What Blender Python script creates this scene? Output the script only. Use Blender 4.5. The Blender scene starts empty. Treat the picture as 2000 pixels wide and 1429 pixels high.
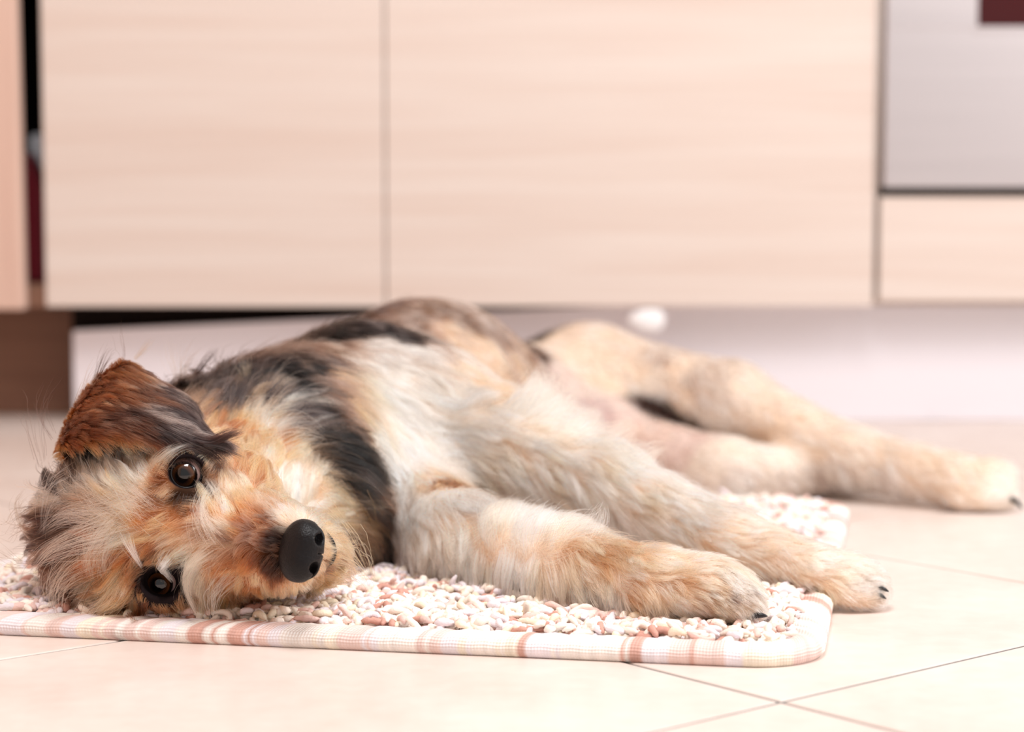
import bpy, bmesh, math, random
import numpy as np
import openvdb
from mathutils import Vector, Matrix
from mathutils.bvhtree import BVHTree
from mathutils.kdtree import KDTree

rng = np.random.default_rng(7)
random.seed(7)
scene = bpy.context.scene
COL = scene.collection

# ------------------------------------------------------------------ camera
CAM_H, FPX, PITCH = 0.29, 4000.0, math.radians(4.8)
cam_data = bpy.data.cameras.new('camera')
cam_data.sensor_width = 36.0
cam_data.lens = 36.0 * FPX / 2000.0
cam = bpy.data.objects.new('camera', cam_data)
COL.objects.link(cam)
cam.location = (0, 0, CAM_H)
cam.rotation_euler = (math.pi / 2 - PITCH, 0, 0)
cam_data.dof.use_dof = True
cam_data.dof.focus_distance = 1.335
cam_data.dof.aperture_fstop = 4.0
cam_data.dof.aperture_blades = 0
cam_data.clip_start = 0.01
scene.camera = cam
CAM = np.array([0, 0, CAM_H])
RIGHT = np.array([1.0, 0, 0])
FWD = np.array([0, math.cos(PITCH), -math.sin(PITCH)])
UPV = np.array([0, math.sin(PITCH), math.cos(PITCH)])

def ray(px, py):
    return FWD + (px - 1000) / FPX * RIGHT + (714.5 - py) / FPX * UPV
def P(px, py, y):                      # the point at depth y seen at a pixel of the photograph
    r = ray(px, py)
    return CAM + r * (y / r[1])
def G(px, py, z=0.0):                  # the point on a horizontal plane seen at a pixel
    r = ray(px, py)
    return CAM + r * ((z - CAM_H) / r[2])

# ------------------------------------------------------------------ light and exposure
world = bpy.data.worlds.new('world')
scene.world = world
world.use_nodes = True
bgn = world.node_tree.nodes['Background']
bgn.inputs[0].default_value = (1.0, 0.975, 0.972, 1)
bgn.inputs[1].default_value = 0.52

def area_light(name, loc, target, sx, sy, power, color):
    d = bpy.data.lights.new(name, 'AREA')
    d.shape = 'RECTANGLE'
    d.size, d.size_y = sx, sy
    d.energy = power
    d.color = color
    o = bpy.data.objects.new(name, d)
    COL.objects.link(o)
    o.location = loc
    o.rotation_euler = (Vector(target) - Vector(loc)).to_track_quat('-Z', 'Y').to_euler()
    return o
area_light('window_daylight', (1.7, 0.95, 1.30), (0.1, 1.75, 0.05), 1.1, 1.1, 34, (1.0, 0.97, 0.97))
area_light('ceiling_lamp', (0.05, 0.55, 2.2), (0.1, 1.75, 0.0), 0.8, 0.8, 46, (1.0, 0.975, 0.97))

vs = scene.view_settings
vs.view_transform = 'Standard'
vs.look = 'None'
vs.gamma = 1.0
vs.use_curve_mapping = False
vs.exposure = -0.12
scene.cycles.max_bounces = 14
scene.cycles.diffuse_bounces = 4
scene.cycles.glossy_bounces = 8
scene.cycles.transmission_bounces = 12

# ------------------------------------------------------------------ helpers
def lin(c):
    c = np.asarray(c, float) / 255.0
    return np.where(c <= 0.04045, c / 12.92, ((c + 0.055) / 1.055) ** 2.4)
def rgba(r, g, b):
    l = lin((r, g, b))
    return (l[0], l[1], l[2], 1.0)

def new_mat(name, color=(0.8, 0.8, 0.8, 1), rough=0.5, spec=0.5, metal=0.0):
    m = bpy.data.materials.new(name)
    m.use_nodes = True
    b = m.node_tree.nodes['Principled BSDF']
    b.inputs['Base Color'].default_value = color
    b.inputs['Roughness'].default_value = rough
    b.inputs['Specular IOR Level'].default_value = spec
    b.inputs['Metallic'].default_value = metal
    return m
def nodes_of(m):
    return m.node_tree.nodes, m.node_tree.links, m.node_tree.nodes['Principled BSDF']

def mesh_obj(name, verts, faces, mat=None, parent=None, smooth=True):
    me = bpy.data.meshes.new(name)
    if isinstance(verts, np.ndarray):
        verts = verts.tolist()
    if isinstance(faces, np.ndarray):
        faces = faces.tolist()
    me.from_pydata(verts, [], faces)
    me.update()
    if smooth:
        me.polygons.foreach_set('use_smooth', np.ones(len(me.polygons), bool))
    o = bpy.data.objects.new(name, me)
    COL.objects.link(o)
    if mat:
        me.materials.append(mat)
    if parent:
        o.parent = parent
    return o
def bm_obj(name, bm, mat=None, parent=None, smooth=False):
    me = bpy.data.meshes.new(name)
    bmesh.ops.recalc_face_normals(bm, faces=bm.faces)
    bm.to_mesh(me)
    bm.free()
    if smooth:
        me.polygons.foreach_set('use_smooth', np.ones(len(me.polygons), bool))
    o = bpy.data.objects.new(name, me)
    COL.objects.link(o)
    if mat:
        me.materials.append(mat)
    if parent:
        o.parent = parent
    return o
def add_box(bm, lo, hi, bevel=0.0, seg=2):
    lo, hi = Vector(lo), Vector(hi)
    r = bmesh.ops.create_cube(bm, size=1.0)
    vs_ = r['verts']
    for v in vs_:
        v.co = Vector((lo[i] + (v.co[i] + 0.5) * (hi[i] - lo[i]) for i in range(3)))
    if bevel > 0:
        es = list({e for v in vs_ for e in v.link_edges})
        bmesh.ops.bevel(bm, geom=es, offset=bevel, segments=seg, profile=0.5, affect='EDGES')
def empty(name, loc):
    o = bpy.data.objects.new(name, None)
    o.empty_display_size = 0.05
    o.location = loc
    COL.objects.link(o)
    return o
def tag(o, label=None, cat=None, group=None, kind=None):
    if label: o['label'] = label
    if cat: o['category'] = cat
    if group: o['group'] = group
    if kind: o['kind'] = kind
    return o
def keep(o, parent):                     # parent without moving
    o.parent = parent
    o.matrix_parent_inverse = Matrix.Translation(-parent.location)
    return o
def set_colors(o, cols, name='tint'):
    at = o.data.color_attributes.new(name, 'FLOAT_COLOR', 'POINT')
    c = np.ones((len(cols), 4), np.float32)
    c[:, :3] = cols
    at.data.foreach_set('color', c.ravel())

# ------------------------------------------------------------------ materials of the room
def wood_mat(name, c1, c2, horizontal=True, rough=0.42, scale=1.0):
    m = new_mat(name, rough=rough, spec=0.35)
    N, L, b = nodes_of(m)
    tc = N.new('ShaderNodeTexCoord')
    mp = N.new('ShaderNodeMapping')
    mp.inputs['Scale'].default_value = (1.2, 8, 30) if horizontal else (30, 8, 1.2)
    n1 = N.new('ShaderNodeTexNoise'); n1.inputs['Scale'].default_value = 1.3 * scale; n1.inputs['Detail'].default_value = 5; n1.inputs['Roughness'].default_value = 0.55
    n1.inputs['Distortion'].default_value = 0.4
    mp2 = N.new('ShaderNodeMapping')
    mp2.inputs['Scale'].default_value = (3, 20, 190) if horizontal else (190, 20, 3)
    n2 = N.new('ShaderNodeTexNoise'); n2.inputs['Scale'].default_value = 1.2; n2.inputs['Detail'].default_value = 3
    mx = N.new('ShaderNodeMix'); mx.data_type = 'FLOAT'; mx.inputs[0].default_value = 0.35
    cr = N.new('ShaderNodeValToRGB')
    cr.color_ramp.elements[0].position = 0.33; cr.color_ramp.elements[0].color = c2
    cr.color_ramp.elements[1].position = 0.66; cr.color_ramp.elements[1].color = c1
    L.new(tc.outputs['Object'], mp.inputs[0]); L.new(tc.outputs['Object'], mp2.inputs[0])
    L.new(mp.outputs[0], n1.inputs['Vector']); L.new(mp2.outputs[0], n2.inputs['Vector'])
    L.new(n1.outputs[0], mx.inputs[2]); L.new(n2.outputs[0], mx.inputs[3])
    L.new(mx.outputs[0], cr.inputs[0]); L.new(cr.outputs[0], b.inputs['Base Color'])
    return m
M_WOOD = wood_mat('pale_wood', rgba(220, 208, 199), rgba(211, 192, 180))
M_WOODV = wood_mat('pale_wood_upright', rgba(222, 194, 178), rgba(206, 172, 156), horizontal=False)
M_BROWN = wood_mat('brown_wood', rgba(146, 108, 88), rgba(128, 92, 74), rough=0.5)
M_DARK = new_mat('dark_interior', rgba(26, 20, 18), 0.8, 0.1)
M_BLACK = new_mat('black_rubber', rgba(20, 16, 14), 0.6, 0.2)
M_ALU = new_mat('satin_grey_plinth', rgba(240, 237, 243), 0.28, 0.5, 0.3)
M_STEEL = new_mat('brushed_steel', rgba(206, 198, 198), 0.3, 0.5, 0.85)
N_, L_, b_ = nodes_of(M_STEEL)
tc_ = N_.new('ShaderNodeTexCoord'); mp_ = N_.new('ShaderNodeMapping'); mp_.inputs['Scale'].default_value = (3, 10, 900)
nz_ = N_.new('ShaderNodeTexNoise'); nz_.inputs['Scale'].default_value = 1.0
rr_ = N_.new('ShaderNodeMapRange'); rr_.inputs[3].default_value = 0.30; rr_.inputs[4].default_value = 0.48
L_.new(tc_.outputs['Object'], mp_.inputs[0]); L_.new(mp_.outputs[0], nz_.inputs['Vector']); L_.new(nz_.outputs[0], rr_.inputs[0]); L_.new(rr_.outputs[0], b_.inputs['Roughness'])
M_GLASS = new_mat('dark_oven_glass', rgba(64, 14, 16), 0.08, 0.5)
M_WHITE = new_mat('glossy_white', rgba(240, 238, 238), 0.35, 0.5)
M_REDP = new_mat('dark_red_packet', rgba(110, 12, 30), 0.4, 0.5)
M_PAPER = new_mat('white_packet', rgba(240, 238, 243), 0.5, 0.3)
M_WALL = new_mat('wall_paint', rgba(236, 226, 218), 0.8, 0.2)

# ------------------------------------------------------------------ floor of diagonal tiles
M_TILE = new_mat('cream_tile', rough=0.38, spec=0.4)
N_, L_, b_ = nodes_of(M_TILE)
tc_ = N_.new('ShaderNodeTexCoord')
n1_ = N_.new('ShaderNodeTexNoise'); n1_.inputs['Scale'].default_value = 7.0; n1_.inputs['Detail'].default_value = 6; n1_.inputs['Roughness'].default_value = 0.62
n2_ = N_.new('ShaderNodeTexNoise'); n2_.inputs['Scale'].default_value = 55.0; n2_.inputs['Detail'].default_value = 4
mx_ = N_.new('ShaderNodeMix'); mx_.data_type = 'FLOAT'; mx_.inputs[0].default_value = 0.3
cr_ = N_.new('ShaderNodeValToRGB')
cr_.color_ramp.elements[0].position = 0.34; cr_.color_ramp.elements[0].color = rgba(217, 199, 188)
cr_.color_ramp.elements[1].position = 0.64; cr_.color_ramp.elements[1].color = rgba(230, 217, 208)
L_.new(tc_.outputs['Object'], n1_.inputs['Vector']); L_.new(tc_.outputs['Object'], n2_.inputs['Vector'])
L_.new(n1_.outputs[0], mx_.inputs[2]); L_.new(n2_.outputs[0], mx_.inputs[3]); L_.new(mx_.outputs[0], cr_.inputs[0]); L_.new(cr_.outputs[0], b_.inputs['Base Color'])
bp_ = N_.new('ShaderNodeBump'); bp_.inputs['Strength'].default_value = 0.06; bp_.inputs['Distance'].default_value = 0.002
L_.new(n2_.outputs[0], bp_.inputs['Height']); L_.new(bp_.outputs[0], b_.inputs['Normal'])
M_GROUT = new_mat('grout', rgba(126, 121, 118), 0.9, 0.1)

TILE, GAP = 0.386, 0.0035
corner = G(1525, 1370)
ax = G(2000, 1260) - corner
ang = math.atan2(ax[1], ax[0])
tv, tf, tm = [], [], []
ca, sa = math.cos(ang), math.sin(ang)
def t2w(u, v, z):
    return (corner[0] + ca * u - sa * v, corner[1] + sa * u + ca * v, z)
for i in range(-9, 9):
    for j in range(-9, 9):
        u0, u1, v0, v1 = i * 0.408 + GAP / 2, (i + 1) * 0.408 - GAP / 2, j * TILE + GAP / 2, (j + 1) * TILE - GAP / 2
        cx, cy, _ = t2w((u0 + u1) / 2, (v0 + v1) / 2, 0)
        if abs(cx) > 2.3 or cy < -1.2 or cy > 3.4:
            continue
        b = len(tv)
        for (e, z) in ((0.0, -0.006), (0.0, -0.0008), (0.0003, -0.0003), (0.0009, 0.0)):
            tv += [t2w(u0 + e, v0 + e, z), t2w(u1 - e, v0 + e, z), t2w(u1 - e, v1 - e, z), t2w(u0 + e, v1 - e, z)]
        for k in range(3):
            for q in range(4):
                tf.append((b + 4 * k + q, b + 4 * k + (q + 1) % 4, b + 4 * k + 4 + (q + 1) % 4, b + 4 * k + 4 + q)); tm.append(0)
        tf.append((b + 12, b + 13, b + 14, b + 15)); tm.append(0)
b = len(tv)
tv += [(-2.6, -1.5, -0.0009), (2.6, -1.5, -0.0009), (2.6, 3.7, -0.0009), (-2.6, 3.7, -0.0009)]
tf.append((b, b + 1, b + 2, b + 3)); tm.append(1)
floor = mesh_obj('floor', tv, tf, M_TILE, smooth=False)
floor.data.materials.append(M_GROUT)
floor.data.polygons.foreach_set('material_index', np.array(tm, np.int32))
tag(floor, 'cream floor tiles laid diagonally', 'floor', kind='structure')

# ------------------------------------------------------------------ kitchen units
YD = 2.54                                # front plane of the doors
def X(px, y=YD): return (px - 1000) / FPX * y / math.cos(PITCH) * (1 + 0)
def Z(py, y=YD): return P(1000, py, y)[2]
z_bot = Z(598)
wall = bm_obj('wall_back', (lambda bm: (add_box(bm, (-2.3, 3.16, -0.01), (2.3, 3.22, 2.5)), bm)[1])(bmesh.new()), M_WALL)
wall2 = bm_obj('shade_wall_left', (lambda bm: (add_box(bm, (-1.22, -0.6, -0.01), (-1.16, 3.22, 2.5)), bm)[1])(bmesh.new()), new_mat('shade_wall_paint', rgba(206, 176, 160), 0.85, 0.1))  # left wall: added out of view to block ambient light from that side
tag(wall2, 'added side wall out of view that darkens the left of the kitchen units', 'wall', kind='structure')
tag(wall, 'painted wall behind the kitchen units', 'wall', kind='structure')

def unit(name, label, cat, x0, x1, fronts, carcass_x=None, ztop=0.86, yfront=YD):
    root = empty(name, ((x0 + x1) / 2, yfront, 0.0))
    tag(root, label, cat)
    bm = bmesh.new()
    zb = z_bot + 0.001
    t = 0.016
    y0, y1 = yfront + 0.022, yfront + 0.58
    a0, a1 = (x0, x1) if carcass_x is None else carcass_x
    add_box(bm, (a0, y0, zb), (a0 + t, y1, ztop)); add_box(bm, (a1 - t, y0, zb), (a1, y1, ztop))
    add_box(bm, (a0 + t, y0, zb), (a1 - t, y1, zb + t)); add_box(bm, (a0 + t, y0, ztop - t), (a1 - t, y1, ztop))
    add_box(bm, (a0 + t, y1 - 0.008, zb + t), (a1 - t, y1, ztop - t))
    keep(bm_obj('carcass', bm, M_WOOD), root)
    for (nm, fx0, fx1, fz0, fz1, mat) in fronts:
        bm = bmesh.new()
        add_box(bm, (fx0, yfront, fz0), (fx1, yfront + 0.019, fz1), 0.0016, 2)
        keep(bm_obj(nm, bm, mat), root)
    return root
xa0, xa1, xb0, xb1, xo0 = X(92), X(752.5), X(755.5), X(1704), X(1713)
unit('drawer_cabinet', 'pale wood base cabinet front beside the dark open gap, behind the dog\'s head', 'cabinet', xa0, xa1 + 0.002,
     [('drawer_front', xa0, xa1, Z(599), 0.84, M_WOOD)])
unit('sink_cabinet', 'wide pale wood base cabinet front between the narrower cabinet and the steel oven', 'cabinet', xb0 - 0.002, xb1 + 0.002,
     [('door', xb0, xb1, Z(598), 0.84, M_WOOD)])
oven_root = unit('oven_housing', 'pale wood oven housing with low wooden panel under the steel oven', 'cabinet', xo0, xo0 + 0.6,
     [('lower_panel', xo0 + 0.001, xo0 + 0.599, Z(588), Z(384), M_WOOD)], ztop=Z(386))
# steel oven
ov = empty('built_in_oven', (xo0 + 0.3, YD, Z(366)))
tag(ov, 'stainless steel oven front with a dark red window at the upper right', 'oven')
xw, zw = X(1893), Z(52)
bm = bmesh.new()
x0, x1, z0, z1 = xo0 + 0.003, xo0 + 0.597, Z(366), 0.80
add_box(bm, (x0, YD - 0.012, z0), (x1, YD + 0.02, zw - 0.003), 0.0012)
add_box(bm, (x0, YD - 0.012, zw - 0.003), (xw, YD + 0.02, z1), 0.0012)
add_box(bm, (x1 - (xw - x0), YD - 0.012, zw - 0.003), (x1, YD + 0.02, z1), 0.0012)
keep(bm_obj('steel_door', bm, M_STEEL), ov)
bm = bmesh.new(); add_box(bm, (xw, YD - 0.006, zw), (x1 - (xw - x0), YD + 0.004, z1))
keep(bm_obj('window', bm, M_GLASS), ov)
bm = bmesh.new(); add_box(bm, (xw - 0.004, YD - 0.0135, zw - 0.007), (x1 - (xw - x0) + 0.004, YD - 0.010, zw - 0.001), 0.0008)
keep(bm_obj('window_trim', bm, M_STEEL), ov)
bm = bmesh.new(); add_box(bm, (x0, YD + 0.004, Z(384)), (x1, YD + 0.02, Z(366) + 0.002))
keep(bm_obj('vent_slot', bm, M_BLACK), ov)

# the left unit: a dark open gap between a narrow upright front and the next cabinet
xl1 = X(57)
root = empty('corner_cabinet', (xl1 - 0.2, YD, 0))
tag(root, 'pale wood cabinet at the left edge, its door standing ajar on a dark gap', 'cabinet')
bm = bmesh.new()
zb = Z(601)
t = 0.016
y0, y1 = YD + 0.02, YD + 0.55
cx0, cx1 = xl1 - 0.40, xa0 - 0.003
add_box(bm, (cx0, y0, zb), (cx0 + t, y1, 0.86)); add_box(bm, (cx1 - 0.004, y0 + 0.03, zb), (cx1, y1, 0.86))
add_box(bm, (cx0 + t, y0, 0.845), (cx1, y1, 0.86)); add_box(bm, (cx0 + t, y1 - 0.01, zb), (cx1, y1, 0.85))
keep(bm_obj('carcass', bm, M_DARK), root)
bm = bmesh.new(); add_box(bm, (cx0, y0 - 0.004, zb), (xa0 - 0.001, y1, Z(556)), 0.001)
keep(bm_obj('bottom_board', bm, M_BROWN), root)
bm = bmesh.new(); add_box(bm, (-0.42, -0.010, Z(604)), (0.0, 0.010, 0.84), 0.004, 3)
dr = bm_obj('door', bm, M_WOODV); dr.location = (xl1, YD - 0.005, 0); dr.rotation_euler = (0, math.radians(-0.35), math.radians(-3)); keep(dr, root)
# what stands in the gap
def packet(name, pts, y, th, mat, label):
    bm = bmesh.new()
    f = [bm.verts.new((X(px, y), y, Z(py, y))) for px, py in pts]
    k = [bm.verts.new((X(px, y), y + th, Z(py, y))) for px, py in pts]
    n = len(pts)
    bm.faces.new(f); bm.faces.new(k[::-1])
    for i in range(n):
        bm.faces.new((f[i], f[(i + 1) % n], k[(i + 1) % n], k[i]))
    bmesh.ops.bevel(bm, geom=bm.edges[:], offset=0.003, segments=2, affect='EDGES')
    o = bm_obj(name, bm, mat)
    tag(o, label, 'packet')
packet('paper_packet', [(66, 262), (118, 262), (118, 549), (66, 549)], YD + 0.135, 0.05, M_PAPER, 'white packet in the dark gap of the left cabinet')
packet('red_packet', [(52, 296), (58, 300), (99, 388), (99, 551), (56, 551)], YD + 0.06, 0.06, M_REDP, 'dark red packet below the white packet in the dark cabinet gap')

# plinths
def plinth(name, x0, x1, y, zl, zr, mat, label, th=0.014, xk=None):
    xk = x1 - 0.001 if xk is None else xk                # the top edge sags towards the left of this point
    prof_ = [(x0, 0.0005), (x1, 0.0005), (x1, zr), (xk, zr), (x0, zl)]
    bm = bmesh.new()
    fv = [bm.verts.new((px_, y, pz_)) for px_, pz_ in prof_]; kv = [bm.verts.new((px_, y + th, pz_)) for px_, pz_ in prof_]
    bm.faces.new(fv); bm.faces.new(kv[::-1])
    for i_ in range(5): bm.faces.new((fv[i_], kv[i_], kv[(i_ + 1) % 5], fv[(i_ + 1) % 5]))
    bmesh.ops.bevel(bm, geom=bm.edges[:], offset=0.0012, segments=2, affect='EDGES')
    o = bm_obj(name, bm, mat)
    tag(o, label, 'plinth')
    return o
YP = 2.61
zt = z_bot
plinth('plinth_board', X(143, YP), X(2200, YP), YP, Z(646, YP), z_bot - 0.002, M_ALU, 'pale grey plinth board under the cabinets, running behind the dog', xk=X(1250, YP))
plinth('plinth_board', X(-400, 2.70), X(166, 2.695), 2.695, Z(600, 2.70) , Z(600, 2.70), M_BROWN, 'brown wooden plinth board under the left corner cabinet')
bm = bmesh.new(); add_box(bm, (X(142, YP + 0.03), YP + 0.03, 0.001), (X(2200), YP + 0.04, z_bot))  # dark sheet behind the plinth, painting the shade seen in the slot
bo = bm_obj('slot_shade', bm, M_DARK); tag(bo, 'dark sheet standing in for the shade in the slot above the pale plinth', 'shade', kind='structure'); bo.name = 'shade_sheet_1'
bm = bmesh.new()
bmesh.ops.create_uvsphere(bm, u_segments=20, v_segments=12, radius=1.0)
for v in bm.verts:
    v.co = Vector((v.co.x * 0.024, v.co.y * 0.010, v.co.z * 0.016 * (1 + 0.25 * v.co.x)))
clip = bm_obj('white_blob', bm, M_WHITE, smooth=True); clip.location = (X(1256, YP), YP - 0.060, Z(624, YP - 0.06))  # white rounded blob just below the door edge
tag(clip, 'small white plastic clip at the plinth top behind the dog\'s hip', 'clip')

# ------------------------------------------------------------------ rug
RT = 0.013                              # thickness of the bound edge
fl, fr = G(0, 1240), G(1480, 1304)
dx = (fr - fl); dx[2] = 0; dx /= np.linalg.norm(dx)
dy = np.array([-dx[1], dx[0], 0.0])
rcorner = G(1612, 1180)
lcorner = G(8, 1092, RT)
rx1 = float((rcorner - fl) @ dx) + 0.004
rx0 = float((lcorner - fl) @ dx) - 0.002
back = G(1670, 975, RT)
ry1 = float((back - fl) @ dy)
rw, rd = rx1 - rx0, ry1
rorigin = fl + dx * rx0
rug = empty('bath_mat', tuple(rorigin + dx * rw / 2 + dy * rd / 2))
rug.rotation_euler = (0, 0, math.atan2(dx[1], dx[0]))
tag(rug, 'shaggy pink and cream cotton rug with a striped bound edge under the dog', 'rug')
RCR = 0.045
def outline(inset, n=10, step=0.004):
    """rounded rectangle, points and arc lengths, in rug coordinates centred on the rug"""
    hx, hy, r = rw / 2 - inset, rd / 2 - inset, max(RCR - inset, 0.006)
    pts = []
    for (cx, cy, a0) in ((hx - r, -hy + r, -90), (hx - r, hy - r, 0), (-hx + r, hy - r, 90), (-hx + r, -hy + r, 180)):
        for k in range(n + 1):
            a = math.radians(a0 + 90 * k / n)
            pts.append((cx + r * math.cos(a), cy + r * math.sin(a)))
    return pts
def resample(pts, N):
    p = np.array(pts + [pts[0]]); s = np.r_[0, np.cumsum(np.linalg.norm(np.diff(p, axis=0), axis=1))]
    q = np.linspace(0, s[-1], N, endpoint=False)
    return np.c_[np.interp(q, s, p[:, 0]), np.interp(q, s, p[:, 1])], s[-1]
NB = 900
prof = [(0.0006, 0.0), (-0.0022, 0.003), (-0.0026, 0.007), (-0.0008, 0.0108), (0.004, 0.0132), (0.010, 0.0138), (0.017, 0.0126), (0.021, 0.0095), (0.022, 0.006)]
bv_, bf_ = [], []
wob = np.cumsum(rng.normal(0, 1, NB)); wob -= np.linspace(0, wob[-1], NB); wob = wob / (np.abs(wob).max() + 1e-6) * 0.0016
rings = []
for (ins, z) in prof:
    p, per = resample(outline(ins), NB)
    zz = np.full(NB, z) * (1 + 0.05 * np.sin(np.arange(NB) * 0.9) * rng.uniform(0.3, 1, NB)) + np.abs(wob) * 0.3
    rings.append(np.c_[p, zz])
V = np.concatenate(rings)
F = []
for k in range(len(prof) - 1):
    for i in range(NB):
        j = (i + 1) % NB
        F.append((k * NB + i, k * NB + j, (k + 1) * NB + j, (k + 1) * NB + i))
# thread stripes along the binding
stripe = np.zeros((NB, 3)); i = 0
CR, LI, TE, PI_, YE = lin((249, 238, 226)), lin((242, 232, 236)), lin((210, 160, 145)), lin((233, 200, 190)), lin((244, 230, 206))
TE_ = lin((218, 174, 160))
while i < NB:
    w = int(rng.integers(3, 7)); c = [lin((252, 245, 238)), lin((246, 238, 242)), TE_, lin((249, 239, 222)), lin((240, 214, 206))][rng.choice(5, p=[0.34, 0.27, 0.17, 0.10, 0.12])]
    if c is TE_: w = int(rng.integers(2, 6))
    stripe[i:i + w] = c; i += w
stripe = np.where(rng.random((NB, 1)) < 0.15, np.roll(stripe, 3, 0), stripe) * (1 + rng.normal(0, 0.05, (NB, 1)))
M_BIND = new_mat('striped_cotton', rough=0.95, spec=0.1)
N_, L_, b_ = nodes_of(M_BIND)
at_ = N_.new('ShaderNodeAttribute'); at_.attribute_name = 'tint'; L_.new(at_.outputs['Color'], b_.inputs['Base Color'])
uvn = N_.new('ShaderNodeAttribute'); uvn.attribute_name = 'weave'
sx = N_.new('ShaderNodeSeparateXYZ'); L_.new(uvn.outputs['Vector'], sx.inputs[0])
s1 = N_.new('ShaderNodeMath'); s1.operation = 'SINE'; s2 = N_.new('ShaderNodeMath'); s2.operation = 'SINE'; ad = N_.new('ShaderNodeMath')
L_.new(sx.outputs[0], s1.inputs[0]); L_.new(sx.outputs[1], s2.inputs[0]); L_.new(s1.outputs[0], ad.inputs[0]); L_.new(s2.outputs[0], ad.inputs[1])
bp_ = N_.new('ShaderNodeBump'); bp_.inputs['Strength'].default_value = 0.35; bp_.inputs['Distance'].default_value = 0.0008
L_.new(ad.outputs[0], bp_.inputs['Height']); L_.new(bp_.outputs[0], b_.inputs['Normal'])
bind = mesh_obj('bound_edge', V, F, M_BIND, rug)
set_colors(bind, np.tile(stripe, (len(prof), 1)))
wv = bind.data.attributes.new('weave', 'FLOAT_VECTOR', 'POINT')
lenprof = np.r_[0, np.cumsum([math.dist(prof[k], prof[k + 1]) for k in range(len(prof) - 1)])]
W = np.zeros((len(V), 3), np.float32)
W[:, 0] = np.tile(np.arange(NB) * per / NB, len(prof)) * 2 * math.pi / 0.0019
W[:, 1] = np.repeat(lenprof, NB) * 2 * math.pi / 0.0021
wv.data.foreach_set('vector', W.ravel())
# backing
p, _ = resample(outline(0.012), 200)
bk = [(x, y, 0.0015) for x, y in p] + [(x, y, 0.0075) for x, y in p]
bfc = [tuple(range(199, -1, -1)), tuple(range(200, 400))] + [(i, (i + 1) % 200, 200 + (i + 1) % 200, 200 + i) for i in range(200)]
M_BACK = new_mat('rug_backing', rgba(214, 178, 158), 0.95, 0.05)
mesh_obj('backing', bk, bfc, M_BACK, rug, smooth=False)
# the pile: short fat cotton noodles
def noodles(n, z_base, zj):
    K, S = 9, 7
    hx, hy = rw / 2 - 0.020, rd / 2 - 0.020
    c = np.c_[rng.uniform(-hx, hx, n), rng.uniform(-hy, hy, n)]
    # keep inside the rounded corners
    r = RCR - 0.02
    ex, ey = np.maximum(np.abs(c[:, 0]) - (hx - r), 0), np.maximum(np.abs(c[:, 1]) - (hy - r), 0)
    c = c[np.hypot(ex, ey) < r]
    n = len(c)
    a = rng.uniform(0, 2 * np.pi, n)
    Ln = rng.uniform(0.009, 0.023, n)
    rad = rng.uniform(0.0018, 0.0027, n)
    s = np.linspace(-0.5, 0.5, K)
    bend = rng.normal(0, 1.2, n)
    th = a[:, None] + bend[:, None] * s[None] * 2
    dxx, dyy = np.cos(th), np.sin(th)
    px = c[:, :1] + np.cumsum(dxx, 1) * (Ln[:, None] / K) - dxx.mean(1, keepdims=True) * Ln[:, None] / 2
    py = c[:, 1:] + np.cumsum(dyy, 1) * (Ln[:, None] / K) - dyy.mean(1, keepdims=True) * Ln[:, None] / 2
    tilt = np.where(rng.random(n) < 0.12, rng.normal(0, 0.008, n), rng.normal(0, 0.002, n))
    arch = rng.uniform(0.0, 0.004, n)
    pz = z_base + rng.uniform(0, zj, n)[:, None] + arch[:, None] * (1 - (2 * s[None]) ** 2) + tilt[:, None] * s[None]
    pz = np.maximum(pz, z_base)
    rr = rad[:, None] * np.array([0.35, 0.82, 0.97, 1.02, 1.04, 1.02, 0.97, 0.82, 0.35])[None] * (1 + rng.normal(0, 0.12, (n, K)))
    cen = np.stack([px, py, pz], -1)
    tan = np.gradient(cen, axis=1); tan /= np.linalg.norm(tan, axis=-1, keepdims=True) + 1e-9
    up = np.zeros_like(tan); up[..., 2] = 1
    e1 = np.cross(tan, up); e1 /= np.linalg.norm(e1, axis=-1, keepdims=True) + 1e-9
    e2 = np.cross(e1, tan)
    ph = np.arange(S) * 2 * np.pi / S
    ring = cen[:, :, None] + rr[:, :, None, None] * (np.cos(ph)[None, None, :, None] * e1[:, :, None] + np.sin(ph)[None, None, :, None] * e2[:, :, None])
    V = ring.reshape(-1, 3)
    base = (np.arange(n) * K * S)[:, None, None]
    k = np.arange(K - 1)[None, :, None] * S; i = np.arange(S)[None, None, :]; j = (i + 1) % S
    F = np.stack([base + k + i, base + k + j, base + k + S + j, base + k + S + i], -1).reshape(-1, 4)
    capA = (base[:, 0] + np.arange(S)[::-1][None])
    capB = (base[:, 0] + (K - 1) * S + np.arange(S)[None])
    pal = np.array([CR, LI, TE, PI_, YE, lin((250, 240, 228))])
    # colours run in loose bands across the rug like dyed cotton yarn
    w = np.array([0.31, 0.26, 0.06, 0.13, 0.10, 0.14])
    ci = rng.choice(6, size=n, p=w)
    band = (np.sin(c[:, 0] * 61) + np.sin(c[:, 0] * 143 + c[:, 1] * 35 + 1) > 1.15) & (rng.random(n) < 0.4)
    ci = np.where(band, 2, ci)
    cc = pal[ci] * (1 + rng.normal(0, 0.04, (n, 1)))
    return V, F, np.concatenate([capA, capB]), np.repeat(cc, K * S, axis=0)
M_PILE = new_mat('cotton_pile', rough=0.95, spec=0.05)
N_, L_, b_ = nodes_of(M_PILE)
at_ = N_.new('ShaderNodeAttribute'); at_.attribute_name = 'tint'; L_.new(at_.outputs['Color'], b_.inputs['Base Color'])
tc_ = N_.new('ShaderNodeTexCoord'); nz_ = N_.new('ShaderNodeTexNoise'); nz_.inputs['Scale'].default_value = 900
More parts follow.
